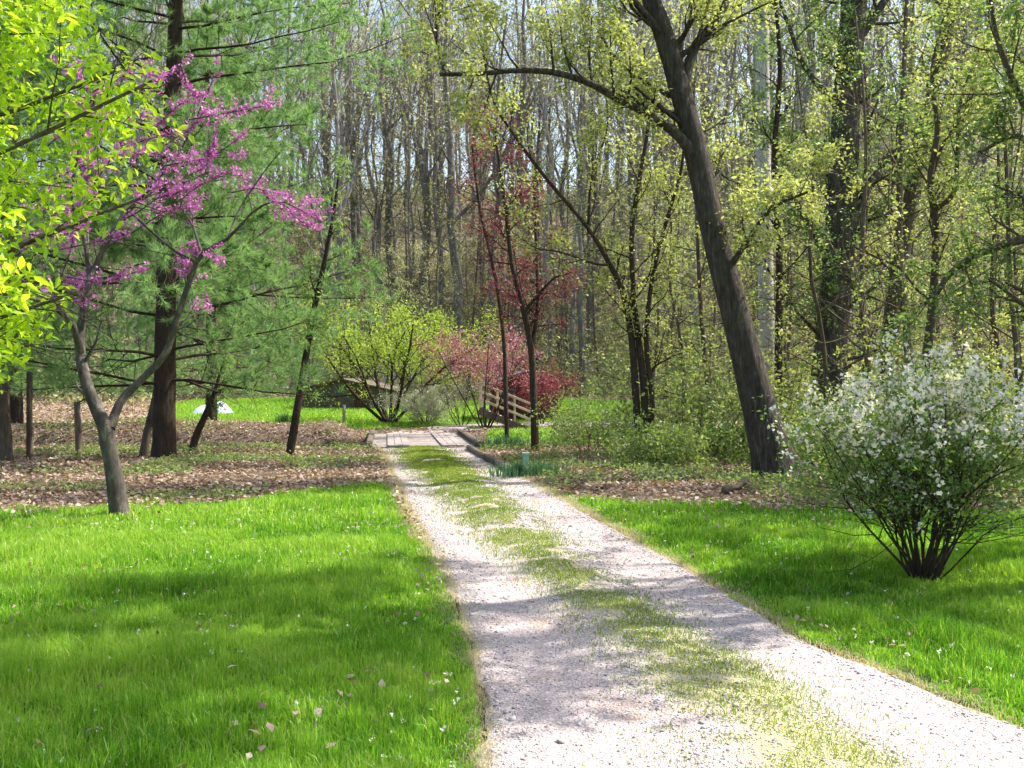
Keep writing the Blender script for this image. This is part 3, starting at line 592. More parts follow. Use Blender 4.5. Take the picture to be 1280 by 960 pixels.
# ---- white pine
def make_pine():
    rg = random.Random(2); sk = Sk(); loc = (0, 0, 0)
    h = 19; P = [np.array([0, 0, -.2]), np.array([0, 0, 0.15]), np.array([.02, 0, 2]), np.array([.1, 0, 6]), np.array([.25, .1, 11]), np.array([.3, .1, h])]
    P, R = smooth_path(P, [.40, .29, .25, .22, .16, .03], 30); sk.add(P, R, 12)
    z = 1.7; needles = Sk(); az = 0
    PN = [dict(n=19, ratio=.30, ang=50, wob=.07, up=.02, sides=4, seg=6, t0=.2, rr=.4), dict(n=4, ratio=.4, ang=42, wob=.08, up=.05, sides=3, seg=3, t0=.3), dict(wob=.1, up=.08, sides=3, seg=2)]
    PN[0]['tip'] = False
    while z < 17.5:
        k = rg.choice([4, 4, 5])
        for j in range(k):
            az += 2*PI/k + rg.uniform(-.3, .3); L = (.42 if 4.5 < z < 5.7 else 1)*(5.4 if z < 9 else 5.4*(18.5-z)/9.5)*rg.uniform(.65, 1.08)
            x = np.interp(z, [0, 6, 11, 19], [0, .1, .25, .3])
            d = np.array([math.cos(az), math.sin(az), rg.uniform(-.05, .22) if z < 6 else rg.uniform(0, .35)])
            grow(sk, (x, 0, z+rg.uniform(-.15, .15)), d, L, .036, 0, PN, rg, .25)
        z += rg.uniform(.62, .95); az += .9
    # needle tufts
    tips = np.array(sk.tips); dirs = np.array(sk.tw); n = len(tips); K = 30
    r = np.random.default_rng(4); keep = r.random(n) < .95; keep &= tips[:, 2] > 1.45; tips, dirs = tips[keep], dirs[keep]; n = len(tips)
    P = np.repeat(tips, K, 0); D = np.repeat(dirs, K, 0)+r.normal(0, .65, (n*K, 3))+np.array([0, 0, .15]); D /= np.linalg.norm(D, axis=1, keepdims=True)
    P = P - np.repeat(dirs, K, 0)*r.random((n*K, 1))*.12
    side = np.cross(D, r.normal(0, 1, (n*K, 3))); side /= np.linalg.norm(side, axis=1, keepdims=True)
    L = r.uniform(.12, .26, (n*K, 1)); w = .0065
    V = np.stack([P-side*w, P+side*w, P+D*L], 1).reshape(-1, 3)
    me = mk('needles', V, [np.arange(n*K*3).reshape(-1, 3)], M['pine'], {'rnd': np.repeat(np.clip(.6*np.repeat(r.random(n), K)+.4*r.random(n*K), 0, 1), 3)})
    print('pine tris', n*K, 'tubes', len(sk.t))
    Y = base(572); x = float(at(205, 480, Y)[0])
    t = thing('pine_tree', 'tall dark trunked white pine with soft drooping needle sprays behind the redbud', 'tree', (x, Y, gz(x, Y)))
    link('trunk', sk.mesh('trunk', M['bark_dark'], loc, .12), t); link('crown', me, t)
    return t
pine = make_pine()
for (u, Y, rz, sc, lb) in ((264, 37, 2.1, (.8, .8, .9), 'second pine with bare lower trunk standing behind the nearest pine'),
                           (20, 33, 4.0, (.8, .8, .85), 'pine at the left edge mostly hidden by the foreground leaves')):
    x = (u-640)/F*Y; dup(pine, (x, Y, gz(x, Y)), rz, sc, lb)

# ---- foreground box elder, trunk just outside the left edge
def boxelder():
    rg = random.Random(9); sk = Sk(); loc = (-5.2, 5.6, 0)
    P, R = smooth_path([(-5.2, 5.6, -.1), (-5.15, 5.6, 1.2), (-5.0, 5.65, 2.6), (-5.1, 5.6, 4.5), (-5.0, 5.6, 6.5)], [.17, .14, .12, .09, .04], 16); sk.add(P, R, 10)
    PB = [dict(n=11, ratio=.36, ang=48, wob=.06, up=.0, sides=5, seg=5, t0=.3), dict(n=5, ratio=.45, ang=45, wob=.14, up=.02, sides=3, seg=3, t0=.2), dict(wob=.2, up=-.02, sides=3, seg=2)]
    for (h, tgt, L) in ((1.3, (-2.75, 5.7, 2.1), 2.3), (1.6, (-2.55, 5.9, 3.0), 2.75), (2.1, (-2.0, 5.6, 3.05), 2.9), (2.4, (-2.4, 5.8, 3.55), 2.6), (1.9, (-2.5, 5.0, 2.6), 2.4), (2.6, (-2.6, 5.5, 4.0), 2.4), (1.5, (-3.0, 6.4, 1.9), 2.0), (1.2, (-3.0, 5.2, 1.7), 2.1),
                        (3.0, (-2.5, 5.6, 4.4), 2.6), (3.4, (-3, 5.9, 5), 2.6), (3.0, (-7, 6.5, 4.5), 2.4), (2.4, (-7, 4.5, 4), 2.6), (3.6, (-6, 3.4, 4.6), 2.2), (3.8, (-5, 7.8, 5), 2.3), (4.6, (-5, 5.6, 7.5), 2), (2.2, (-4.5, 7.5, 3.5), 2.4), (2.0, (-4.2, 3.6, 3.4), 2.2)):
        p = np.array([-5.05, 5.62, h]); d = np.array(tgt)-p
        grow(sk, p, d, L*1.12, .03, 0, PB, rg, .3)
    tips = np.array(sk.tips)
    uu = 640+F*tips[:, 0]/tips[:, 1]
    vv = VH-(tips[:, 2]-H)*F/tips[:, 1]; r = np.random.default_rng(1)
    lim = np.interp(vv, [-300, 0, 60, 100, 135, 150, 235, 262, 300, 350, 450, 480], [250, 150, 135, 195, 190, 240, 225, 130, 90, 75, 55, -60])+r.normal(0, 9, len(tips))
    tips = tips[(uu < lim) | (tips[:, 1] < .5)]
    finish('box_elder_tree', 'small tree at the left edge with bright yellow green leaves hanging close to the viewer', 'tree', loc, sk, M['bark'],
           dict(mat=M['boxelder'], pts=tips, per=13, spread=.06, size=.066, seed=5, up=.5, width=.42, droop=.6, big=True), rough=.1)
boxelder()

# ---- trees just outside the right edge / overhead that shade the lawns
def shade_tree(loc, h, r0, nb, seed, label, bl=2.6, t0=.45, bend=.3):
    rg = random.Random(seed); sk = Sk(); x, y = loc; z = gz(x, y)
    P, R = smooth_path([(x, y, z-.1), (x-.1, y, z+h*.3), (x-bend, y+.1, z+h*.6), (x-bend*1.5, y, z+h)], [r0, r0*.8, r0*.6, r0*.2], 16); sk.add(P, R, 10)
    for j in range(nb):
        t = t0+(1-t0)*(j+.5)/nb; i = int(t*15); a = j*2.4+rg.random()
        grow(sk, P[i], (math.cos(a), math.sin(a), .35), bl*rg.uniform(.8, 1.3)*(1.35-.6*t), .05, 0, TW, rg)
    return finish('maple_tree', label, 'tree', (x, y, z), sk, M['bark'], dict(mat=M['spring2'], per=11, spread=.12, size=.14, seed=seed))
shade_tree((5.5, 9.6), 13, .2, 15, 41, 'leafy maple outside the right edge shading the left lawn', 2.6, .6, .35)
shade_tree((4.75, 8.3), 12.5, .16, 14, 44, 'tall leafy maple just outside the right edge beside the drive', 2.1, .54, .35)
shade_tree((9.3, 11.6), 11, .22, 14, 42, 'leafy maple outside the right edge shading the lawn under the white bush', 2.9)
shade_tree((12.5, 15.5), 12, .22, 14, 43, 'leafy maple beyond the white bush outside the right edge', 3.4)

# ---- white flowering bush
def bush():
    rg = random.Random(14); sk = Sk(); Y = base(727); x0 = float(at(1155, 480, Y)[0]); loc = (x0, Y, 0); pts = []
    PB = [dict(n=12, ratio=.42, ang=52, wob=.14, up=.015, sides=5, seg=8, t0=.26), dict(n=4, ratio=.5, ang=38, wob=.12, up=.06, sides=3, seg=3, t0=.2), dict(wob=.16, up=.1, sides=3, seg=2)]
    for j in range(34):
        a = j*2.4; s = math.sqrt((j+.5)/34); ang = s*rg.uniform(.5, .82)
        d = np.array([math.cos(a)*math.sin(ang), math.sin(a)*math.sin(ang), math.cos(ang)])
        grow(sk, (x0+.08*math.cos(a)*s, Y+.08*math.sin(a)*s, -.03), d, rg.uniform(1.35, 1.95), rg.uniform(.008, .016), 0, PB, rg, .4)
    tips = np.array(sk.tips); r = np.random.default_rng(3)
    tips = tips[tips[:, 2] > .45+.2*r.random(len(tips))]
    d = tips-np.array([x0, Y, 1.25]); rad = np.sqrt((d[:, 0]/1.25)**2+(d[:, 1]/1.25)**2+(d[:, 2]/.85)**2)
    print('bush extents', tips.min(0)-[x0, Y, 0], tips.max(0)-[x0, Y, 0], len(tips))
    fl = tips[(r.random(len(tips)) < np.clip((tips[:, 2]-1.05)/.7, .07, 1)*1.0*np.clip(vnoise(tips[:, 0], tips[:, 2]+tips[:, 1], .28, 5)*2.6-.25, .1, 1))]
    lv = tips[r.random(len(tips)) < .85]
    finish('flowering_bush', 'round many stemmed bush covered in white blossom on the right lawn', 'bush', loc, sk, M['bark_dark'],
           [dict(mat=M['bushleaf'], pts=lv, per=5, spread=.05, size=.046, seed=5, up=.5, nm='foliage'),
            dict(mat=M['white'], pts=fl, per=11, spread=.026, size=.036, seed=6, up=.2, width=.9, nm='blossom')])
bush()

# ---- yellow-green shrub tree and others by the bridge
def shrub(name, label, u, Y, h, w, k, mat, bark, seed, per=4, size=.06, group=None, x=None, dens=1, spread=.07, low=.25, cat='shrub', r=.02, spr=.9):
    rg = random.Random(seed); sk = Sk(); x0 = (u-640)/F*Y if x is None else x; z0 = gz(x0, Y); loc = (x0, Y, z0)
    PB = [dict(n=8, ratio=.42, ang=42, wob=.1, up=.03, sides=5, seg=5, t0=low), dict(n=4, ratio=.5, ang=42, wob=.14, up=.04, sides=3, seg=3, t0=.2), dict(wob=.2, up=.02, sides=3, seg=2)]
    for j in range(k):
        a = j*2.4+rg.random()*.4; s = math.sqrt((j+.5)/k); ang = s*spr
        d = np.array([math.cos(a)*math.sin(ang)*w/h*1.4, math.sin(a)*math.sin(ang)*w/h*1.4, math.cos(ang)])
        grow(sk, (x0+.15*math.cos(a)*s, Y+.15*math.sin(a)*s, z0-.05), d, h*rg.uniform(.7, 1.0)/max(.6, math.cos(ang*.6)), r*h/2*rg.uniform(.7, 1.1), 0, PB, rg, .4)
    return finish(name, label, cat, loc, sk, bark, dict(mat=mat, per=per, spread=spread, size=size, seed=seed), group=group, crown_name='foliage')
shrub('spreading_tree', 'low spreading tree with yellow green leaves on the grass beyond the bridge', 487, 39, 5.0, 4.0, 11, M['willow'], M['bark_dark'], 51, per=22, size=.10, spread=.15, low=.35, cat='tree', r=.028, spr=.95)
shrub('grey_green_shrub', 'rounded grey green shrub just beyond the bridge left of the thin shrub', 532, 38.5, 1.6, 1.6, 12, M['greyleaf'], M['bark'], 52, per=14, size=.07, low=.08)
shrub('thin_shrub', 'thin upright twiggy shrub beside the top of the wooden steps', 577, 37.5, 1.9, 1.2, 9, M['greyleaf'], M['bark_dark'], 53, per=3, size=.06)
traced('red_maple', 'slender maple with sparse dark red leaves on two thin stems', 25.5, (668, 0),
       [[(669, 566, 11), (667, 500, 9), (664, 440, 8), (655, 390, 7), (640, 330, 6), (632, 260, 5), (622, 190, 3), (618, 150, 2)],
        [(664, 440, 6, 0), (672, 380, 5, .3), (670, 300, 4, .5), (668, 230, 3, .6)],
        [(655, 390, 5, 0), (690, 350, 3, -.2), (715, 340, 2, -.3)]],
       M['bark_dark'], M['redleaf'], [(0, 22, 1.0, .35, 60, .0), (1, 12, 1.0, .1, 60, .0), (2, 6, .7, .1, 60, .0)], per=6, size=.075, spread=.14, seed=33, tw=TW2)
traced('thin_red_maple', 'thinnest dark stem with a few red leaves left of the slender maple', 27.5, (633, 0),
       [[(634, 560, 6), (632, 500, 6), (630, 430, 5), (620, 350, 5), (600, 260, 4), (590, 180, 3)]],
       M['bark_dark'], M['redleaf'], [(0, 16, 1.0, .45, 60, .0)], per=6, size=.075, spread=.14, seed=34, tw=TW2)
shrub('japanese_maple', 'low spreading japanese maple with dusky pink leaves over the wooden steps', 607, 36, 3.3, 2.1, 8, M['pinkleaf'], M['bark_dark'], 54, per=14, size=.085, spread=.13, low=.5, cat='tree', r=.022, spr=.8)
shrub('crimson_maple_shrub', 'dark crimson leaved shrub against the dark shed', 678, 38, 2.1, 1.1, 7, M['redleaf'], M['bark_dark'], 55, per=12, size=.08, spread=.12, low=.3)

# ------------------------------------------------------------------ prototypes for the woods
def proto_far(seed, h):
    rg = random.Random(seed); sk = Sk(); r = rg.uniform(.11, .26)
    x = y = 0; pts = [(0, 0, -.6)]; bx = rg.uniform(-1.6, 1.6)
    for i in range(1, 8): pts.append((bx*i/7+rg.uniform(-.28, .28), rg.uniform(-.3, .3), h*i/7))
    P, R = smooth_path(pts, list(np.linspace(r, r*.25, 8)), 14); sk.add(P, R, 7)
    PF = [dict(n=5, ratio=.5, ang=38, wob=.09, up=.08, sides=3, seg=4, t0=.2), dict(n=3, ratio=.5, ang=40, wob=.12, up=.05, sides=3, seg=3, t0=.2), dict(wob=.15, up=.04, sides=3, seg=2)]
    for j in range(19):
        t = .2+.78*(j+rg.random())/19; i = min(int(t*13), 12); a = j*2.4+rg.random()
        L = h*.22*rg.uniform(.6, 1.2)*(1.25-.6*t)*(0.5 if t < .4 else 1)
        grow(sk, P[i], (math.cos(a), math.sin(a), rg.uniform(.4, 1.3)), L, R[i]*.32, 0, PF, rg)
    PK = [dict(n=7, ratio=.42, ang=35, wob=.08, up=.10, sides=5, seg=6, t0=.25, rr=.5)]+PF[:1]+PF[2:]
    for j in range(rg.choice([1, 2, 3])):
        i = rg.randint(4, 9); a = rg.random()*6.28; grow(sk, P[i], (math.cos(a)*.5, math.sin(a)*.5, 1), h*.38, R[i]*.62, 0, PK, rg)
    t = thing('woodland_tree', '', 'tree')
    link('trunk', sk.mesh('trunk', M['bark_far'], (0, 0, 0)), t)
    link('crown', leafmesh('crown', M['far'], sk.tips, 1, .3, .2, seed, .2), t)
    return t
def proto_mid(seed, h, mat, per=4):
    rg = random.Random(seed); sk = Sk(); r = rg.uniform(.06, .12)
    pts = [(0, 0, -.3)]; bx = rg.uniform(-1.2, 1.2)
    for i in range(1, 7): pts.append((bx*i/6+rg.uniform(-.15, .15), rg.uniform(-.2, .2), h*i/6))
    P, R = smooth_path(pts, list(np.linspace(r, r*.2, 7)), 14); sk.add(P, R, 7)
    PF = [dict(n=5, ratio=.5, ang=48, wob=.13, up=.05, sides=3, seg=4, t0=.2), dict(n=3, ratio=.5, ang=45, wob=.15, up=.02, sides=3, seg=3, t0=.2), dict(wob=.2, up=0, sides=3, seg=2)]
    for j in range(22):
        t = .14+.84*(j+rg.random())/22; i = min(int(t*13), 12); a = j*2.4+rg.random()
        grow(sk, P[i], (math.cos(a), math.sin(a), rg.uniform(.1, .7)), h*.24*rg.uniform(.6, 1.2)*(1.25-.7*t), R[i]*.4, 0, PF, rg)
    t = thing('young_tree', '', 'tree')
    link('trunk', sk.mesh('trunk', M['bark'], (0, 0, 0)), t)
    link('crown', leafmesh('crown', mat, [q for q in sk.tips if rg.random() < .42], max(3, int(per*2.6)), .075, .09, seed, .4), t)
    return t
def proto_bush(seed, h, mat, per=4, size=.07):
    rg = random.Random(seed); sk = Sk()
    PB = [dict(n=7, ratio=.45, ang=45, wob=.15, up=.02, sides=3, seg=4, t0=.1), dict(n=3, ratio=.5, ang=45, wob=.18, up=0, sides=3, seg=3, t0=.2), dict(wob=.2, up=0, sides=3, seg=2)]
    for j in range(11):
        a = j*2.4; s = math.sqrt((j+.5)/11); ang = s*1.1
        grow(sk, (.3*math.cos(a)*s, .3*math.sin(a)*s, -.05), (math.cos(a)*math.sin(ang), math.sin(a)*math.sin(ang), math.cos(ang)), h*rg.uniform(.6, 1.1), .014, 0, PB, rg)
    t = thing('wild_shrub', '', 'shrub')
    link('stems', sk.mesh('stems', M['bark'], (0, 0, 0)), t)
    link('foliage', leafmesh('foliage', mat, sk.tips, per*2, .10, size*1.2, seed, .4), t)
    return t
def clear_of(x, y, pts, d): return all((x-a)**2+(y-b)**2 > d*d for a, b in pts)
def place(protos, spots, label, group, smin=.8, smax=1.2, seed=1, stretch=0):
    rg = random.Random(seed); used = set()
    for i, (x, y) in enumerate(spots):
        p = protos[i % len(protos)]; s = rg.uniform(smin, smax); z = gz(x, y); rz = rg.random()*6.28
        if id(p) not in used:
            used.add(id(p)); p.location = (x, y, z); p.rotation_euler = (0, 0, rz); p.scale = (s, s, s); p['label'] = label; p['group'] = group
        else: dup(p, (x, y, z), rz, s, label, group)
def pick(n, fn, seed, mind):
    rg = random.Random(seed); out = []; tries = 0
    while len(out) < n and tries < n*60:
        tries += 1; p = fn(rg)
        if p and clear_of(p[0], p[1], out, mind): out.append(p)
    return out
def f_hill(rg):
    y = 60+(128-60)*rg.random()**.9; x = rg.uniform(-.58, .62)*y
    if y < 66 and x < 4: return None
    return (x, y)
place([proto_far(100+i, 19+i*1.1) for i in range(7)], pick(285, f_hill, 1, 2.0),
      'tall thin grey trunk with sparse spring leaves on the wooded hillside', 'trees on the wooded hillside', .85, 1.25, 2)
HILL2 = pick(40, lambda rg: (lambda y: (rg.uniform(-.2, .6)*y, y))(rg.uniform(48, 80)), 17, 2.2)
big = [o for o in C.objects if o.name.startswith('woodland_tree') and o.type == 'EMPTY'][:7]
for q, (u_, y_, s_) in enumerate(((470, 76, 2.0), (492, 82, 1.9), (448, 84, 1.5), (425, 72, 1.3), (530, 78, 1.5), (572, 74, 1.7), (655, 70, 1.5), (720, 66, 1.6), (815, 64, 1.9), (905, 62, 1.6), (1010, 60, 1.5), (1225, 56, 1.7), (330, 78, 1.6))):
    x_ = (u_-640)/F*y_; dup(big[q % 7], (x_, y_, gz(x_, y_)), q*1.3, (s_, s_, 1.15), 'stout dark trunk standing out among the thin trunks of the wooded hillside', 'stout trunks on the wooded hillside')
def f_mid(rg):
    y = rg.uniform(24, 56); x = rg.uniform(1.5, .6*y)
    if y < 40 and x < 3+ (y-24)*.12: return None
    if abs(y-38.3) < 1.6 and x < 14: return None
    if lawn_far(x, y): return None
    return (x, y)
place([proto_mid(200, 9, M['spring']), proto_mid(201, 11, M['spring'], 3), proto_mid(202, 12.5, M['spring2'], 3), proto_mid(203, 8, M['spring'], 5), proto_mid(204, 13, M['spring'], 2)],
      [(6.3, 20.2), (9.4, 18.6), (8.2, 22.8), (12.2, 20.5)]+pick(44, f_mid, 3, 1.8), 'slender young tree with sparse yellow green leaves in the woods right of the drive', 'young trees in the woods on the right', .8, 1.25, 4)
place([proto_mid(220, 12, M['spring'], 1), proto_mid(221, 15, M['far'], 1)], [p for p in HILL2 if not lawn_far(*p) and not (p[1] < 56 and p[0] < 3)],
      'bare twigged grey tree with a few pale leaves low on the wooded hillside', 'twiggy trees low on the hillside', .8, 1.3, 14)
def f_midl(rg):
    y = rg.uniform(52, 66); x = rg.uniform(-.55*y, .05*y)
    return (x, y) if not lawn_far(x, y) and y > 56 else None
place([proto_mid(210, 8, M['far'], 3), proto_mid(211, 10, M['far'], 2)], pick(26, f_midl, 5, 2.4),
      'slim tree with thin olive leaves along the back of the grass clearing', 'trees behind the clearing', .8, 1.3, 6)
def f_und(rg):
    y = rg.uniform(15.5, 50); x = rg.uniform(1.8, .6*y)
    if y < 21 and x < 2.2: return None
    if y < 19.5 and abs(x/y-.262) < .075: return None
    if abs(y-38.3) < 2.4 and x < 12: return None
    if y > 28 and x < 4+.02*y: return None
    if lawn_far(x, y) or lawn_near(x, y): return None
    if y < 19 and rg.random() < .72: return None
    return (x, y)
place([proto_bush(300, 1.5, M['under'], 4), proto_bush(301, 2.2, M['under'], 3), proto_bush(302, 1.2, M['spring2'], 4, .06), proto_bush(303, 2.6, M['spring'], 3), proto_bush(304, 1.0, M['under'], 5, .06)],
      pick(85, f_und, 7, 1.15), 'tangled leafy shrub in the undergrowth right of the drive', 'shrubs in the undergrowth on the right', .75, 1.2, 8)
def f_undl(rg):
    y = rg.uniform(54, 98); x = rg.uniform(-.56*y, .3*y)
    return (x, y) if not lawn_far(x, y) else None
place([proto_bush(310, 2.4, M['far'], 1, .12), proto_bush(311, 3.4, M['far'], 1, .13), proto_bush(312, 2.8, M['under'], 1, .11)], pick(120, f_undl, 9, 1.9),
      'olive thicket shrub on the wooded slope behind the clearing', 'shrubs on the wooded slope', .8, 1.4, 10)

# ------------------------------------------------------------------ built things
class MB:
    def __init__(s): s.V = []; s.F = []
    def box(s, c, d, rz=0, rx=0, ry=0, j=0, rg=random.Random(1)):
        x, y, z = d[0]/2, d[1]/2, d[2]/2; n = len(s.V); bv = min(x, y, z)*.18
        from mathutils import Euler
        R = Euler((rx, ry, rz)).to_matrix()
        # bevelled box: 24 vertices
        vs = []; idx = {}
        for sx in (-1, 1):
            for sy in (-1, 1):
                for sz in (-1, 1):
                    for ax in range(3):
                        p = [sx*(x-bv), sy*(y-bv), sz*(z-bv)]; p[ax] = (sx*x, sy*y, sz*z)[ax]
                        idx[(sx, sy, sz, ax)] = n+len(vs); v = R@Vector(p); vs.append((v.x+c[0]+rg.uniform(-j, j), v.y+c[1]+rg.uniform(-j, j), v.z+c[2]+rg.uniform(-j, j)))
        s.V += vs
        g = lambda a, b, c_, ax: idx[(a, b, c_, ax)]
        for q in (-1, 1):
            s.F.append([g(q,-1,-1,0), g(q,1,-1,0), g(q,1,1,0), g(q,-1,1,0)][::q]); s.F.append([g(-1,q,-1,1), g(-1,q,1,1), g(1,q,1,1), g(1,q,-1,1)][::q]); s.F.append([g(-1,-1,q,2), g(1,-1,q,2), g(1,1,q,2), g(-1,1,q,2)][::q])
        for a in (-1, 1):
            for b in (-1, 1):
                s.F.append([g(-1,a,b,1), g(1,a,b,1), g(1,a,b,2), g(-1,a,b,2)]); s.F.append([g(a,-1,b,0), g(a,1,b,0), g(a,1,b,2), g(a,-1,b,2)]); s.F.append([g(a,b,-1,0), g(a,b,1,0), g(a,b,1,1), g(a,b,-1,1)])
                for c_ in (-1, 1): s.F.append([g(a,b,c_,0), g(a,b,c_,1), g(a,b,c_,2)])
    def build(s, name, mat, parent=None):
        me = bpy.data.meshes.new(name); me.from_pydata(s.V, [], s.F); me.update()
        import bmesh
        bm = bmesh.new(); bm.from_mesh(me); bmesh.ops.recalc_face_normals(bm, faces=bm.faces); bm.to_mesh(me); bm.free()
        me.materials.append(mat); return link(name, me, parent)

def bridge():
    rg = random.Random(3); y0, y1 = 26.3, 33.5
    x0 = -2.95; ang = math.atan2((-3.2)-(-2.3), 33.5-26.3)
    t = thing('plank_bridge', 'weathered grey plank bridge carrying the drive over the creek', 'bridge', (-2.72, 29.9, 0), .125)
    d = MB(); L = 7.0
    n = 36
    for i in range(n):
        d.box((rg.uniform(-.03, .03), -L/2+L*(i+.5)/n, .0+rg.uniform(-.006, .006)), (2.9, L/n-.012, .06), rz=rg.uniform(-.004, .004), rg=rg)
    d.build('deck', M['deck'], t)
    for sx in (-.95, 0, .95):
        b = MB(); b.box((sx, 0, -.19), (.2, L, .3)); b.build('beam', M['timber'], t)
    for sx in (-1.5, 1.42):
        b = MB(); b.box((sx, -.1, .10), (.16, L+.5, .15), j=.015, rg=rg); b.build('curb', M['timber'], t)
    for sx in (-.72, .72):
        b = MB()
        for k in range(3): b.box((sx+(k-1)*.2, rg.uniform(-.05, .05), .055), (.19, L-.1, .04), rg=rg)
        b.build('runner', M['deck'], t)
bridge()
# timber edging along the right side of the drive, before the bridge
def edging():
    pts = [at(586, 562, base(562)), at(606, 574, base(574)), at(628, 586, base(586)), at(646, 594, base(594))]
    rg = random.Random(6); sk = Sk()
    for k, lb in enumerate(('dark edging log nearest the bridge curb', 'dark edging log in the middle of the row beside the drive', 'dark edging log nearest the pale green post')):
        a, b = pts[k].copy(), pts[k+1].copy(); a[2] = gz(a[0], a[1])+.05; b[2] = gz(b[0], b[1])+.05; d = b-a; s = Sk()
        P = [a+d*f for f in (.0, .03, .3, .6, .94, .97)]; s.add([p+np.array([0, 0, rg.uniform(-.01, .01)]) for p in P], [.03, .085, .09, .08, .08, .03], 9)
        loc = tuple(float(v) for v in a); o = link('edging_log', s.mesh('edging_log', M['timber'], loc, .15), None, loc); tag(o, lb, 'log', 'logs edging the drive')
edging()
def post(u, v, h, r, mat, name, label, lean=0):
    Y = base(v); p = at(u, v, Y); z = gz(p[0], Y); s = Sk(); rg = random.Random(int(u))
    s.add([(p[0], Y, z-.2), (p[0], Y, z), (p[0]+lean*.5, Y, z+h*.5), (p[0]+lean, Y, z+h), (p[0]+lean, Y, z+h+.01)], [r*1.1, r*1.05, r, r*.95, .001], 8)
    loc = (float(p[0]), Y, z); o = link(name, s.mesh(name, mat, loc, .12), None, loc); tag(o, label, 'post')
post(37, 574, 2.0, .07, M['bark'], 'wooden_post', 'tall thin wooden post standing on the leaf bank at the left edge')
post(99, 570, 1.3, .08, M['bark'], 'wooden_post', 'wooden post on the leaf bank left of the forked redbud', -.05)
post(430, 534, .7, .06, M['bark_light'], 'marker_post', 'small pale post in the grass left of the spreading tree')
def marker():
    Y = base(596); p = at(657, 596, Y); t = thing('marker_box', 'short pale green utility marker beside the drive among blue green leaves', 'marker', (float(p[0]), Y, 0))
    b = MB(); b.box((0, 0, .19), (.10, .08, .42)); b.build('post', M['post_green'], t)
    b = MB(); b.box((0, 0, .42), (.13, .11, .05)); b.build('cap', M['post_green'], t)
marker()
def clump(u, v, label, n, h, r, seed, flowers=0, mat='daff', name='daffodil_clump'):
    Y = base(v); p = at(u, v, Y); x0 = float(p[0]); z0 = gz(x0, Y); g = np.random.default_rng(seed)
    x = g.normal(0, r, n); y = g.normal(0, r*.7, n); hh = h*g.uniform(.6, 1.15, n)
    t = thing(name, label, 'plant', (x0, Y, z0))
    link('leaves', blades('leaves', x, y, np.zeros(n)-.01, hh, np.full(n, .02), M[mat], .55, seed, g.random(n)*.4), t)
clump(606, 556, 'strap leaved green clump at the foot of the wooden steps', 300, .38, .35, 1)
clump(634, 560, 'strap leaved green clump behind the thinnest red maple stem', 300, .42, .35, 2)
clump(650, 596, 'blue green leafy clump left of the pale green marker', 340, .32, .24, 3)
clump(672, 595, 'blue green leafy clump right of the pale green marker', 340, .30, .24, 4)
clump(357, 534, 'tuft of dark iris leaves at the edge of the far grass', 160, .45, .22, 5, name='iris_clump')

def steps():
    t = thing('wooden_steps', 'pale timber steps with sloping handrails below the pink leaved maple', 'steps', (0, 0, 0))
    A = at(600, 495, 36); B = at(660, 523, 36); z0 = gz(-.3, 36)
    t.location = (float(A[0])-.05, 36, z0); t.scale = (1.14, 1.0, 1.12); L = float(B[0]-A[0]); top = 0.95; slope = math.atan2(-.72, L); ln = math.hypot(L, .72)
    for yy in (0, .95):
        for k, dz in enumerate((.98, .72, .46)):
            b = MB(); b.box((L/2, yy, .62-.36+dz-.1), (ln, .04, .065), ry=-slope); b.build('rail', M['rail'], t)
        for f in (.03, .34, .66, .97):
            b = MB(); b.box((L*f, yy+.05, .62-.72*f+.35), (.06, .06, 1.15)); b.build('post', M['rail'], t)
        b = MB(); b.box((L/2, yy+.02, .36-.12), (ln, .05, .22), ry=-slope); b.build('stringer', M['timber'], t)
    for i in range(5):
        f = (i+.5)/5; b = MB(); b.box((L*f, .5, .62-.72*f), (L/5+.04, .84, .05)); b.build('tread', M['rail'], t)
steps()
def shed(x, Y, w, d, h, rz, label, wallm, roofm, rise, windows):
    z = gz(x, Y)-.1; t = thing('shed', label, 'shed', (x, Y, z), rz); rg = random.Random(2)
    b = MB(); n = int(w/.16)
    for i in range(n):
        for yy in (-d/2, d/2): b.box((-w/2+w*(i+.5)/n, yy+rg.uniform(-.006, .006), h/2), (w/n-.006, .04, h))
    for i in range(int(d/.16)):
        for xx in (-w/2, w/2): b.box((xx, -d/2+d*(i+.5)/int(d/.16), h/2), (.04, d/int(d/.16)-.006, h))
    # gables
    for i in range(n):
        xx = -w/2+w*(i+.5)/n; hh = rise*(1-abs(xx)/(w/2))
        if hh > .05:
            for yy in (-d/2, d/2): b.box((xx, yy, h+hh/2), (w/n-.006, .035, hh))
    b.build('wall', wallm, t)
    r = MB(); sl = math.atan2(rise, w/2); ln = math.hypot(w/2, rise)+.3
    for s in (-1, 1): r.box((s*(w/4+.08), 0, h+rise/2+.03-.02), (ln, d+.5, .06), ry=s*sl)
    r.build('roof', roofm, t)
    for (wx, wz, ww, wh) in windows:
        f = MB()
        for (cx, cz, sx, sz) in ((wx, wz+wh/2, ww+.12, .07), (wx, wz-wh/2, ww+.12, .07), (wx-ww/2, wz, .07, wh), (wx+ww/2, wz, .07, wh)): f.box((cx, -d/2-.035, cz), (sx, .05, sz))
        o = f.build('window', M['timber'], t); g = MB(); g.box((wx, -d/2-.028, wz), (ww-.04, .012, wh-.04)); g.build('pane', M['glass'], o)
    dr = MB(); dr.box((w*.22, -d/2-.035, h*.47), (.7, .05, h*.92)); dr.build('door', M['shed'], t)
shed(.45, 41.5, 2.6, 2.2, 1.55, .1, 'dark red brown wooden shed mostly hidden behind the crimson shrub', M['shed'], M['roof'], .5, [(-.75, 1.05, .55, .55)])
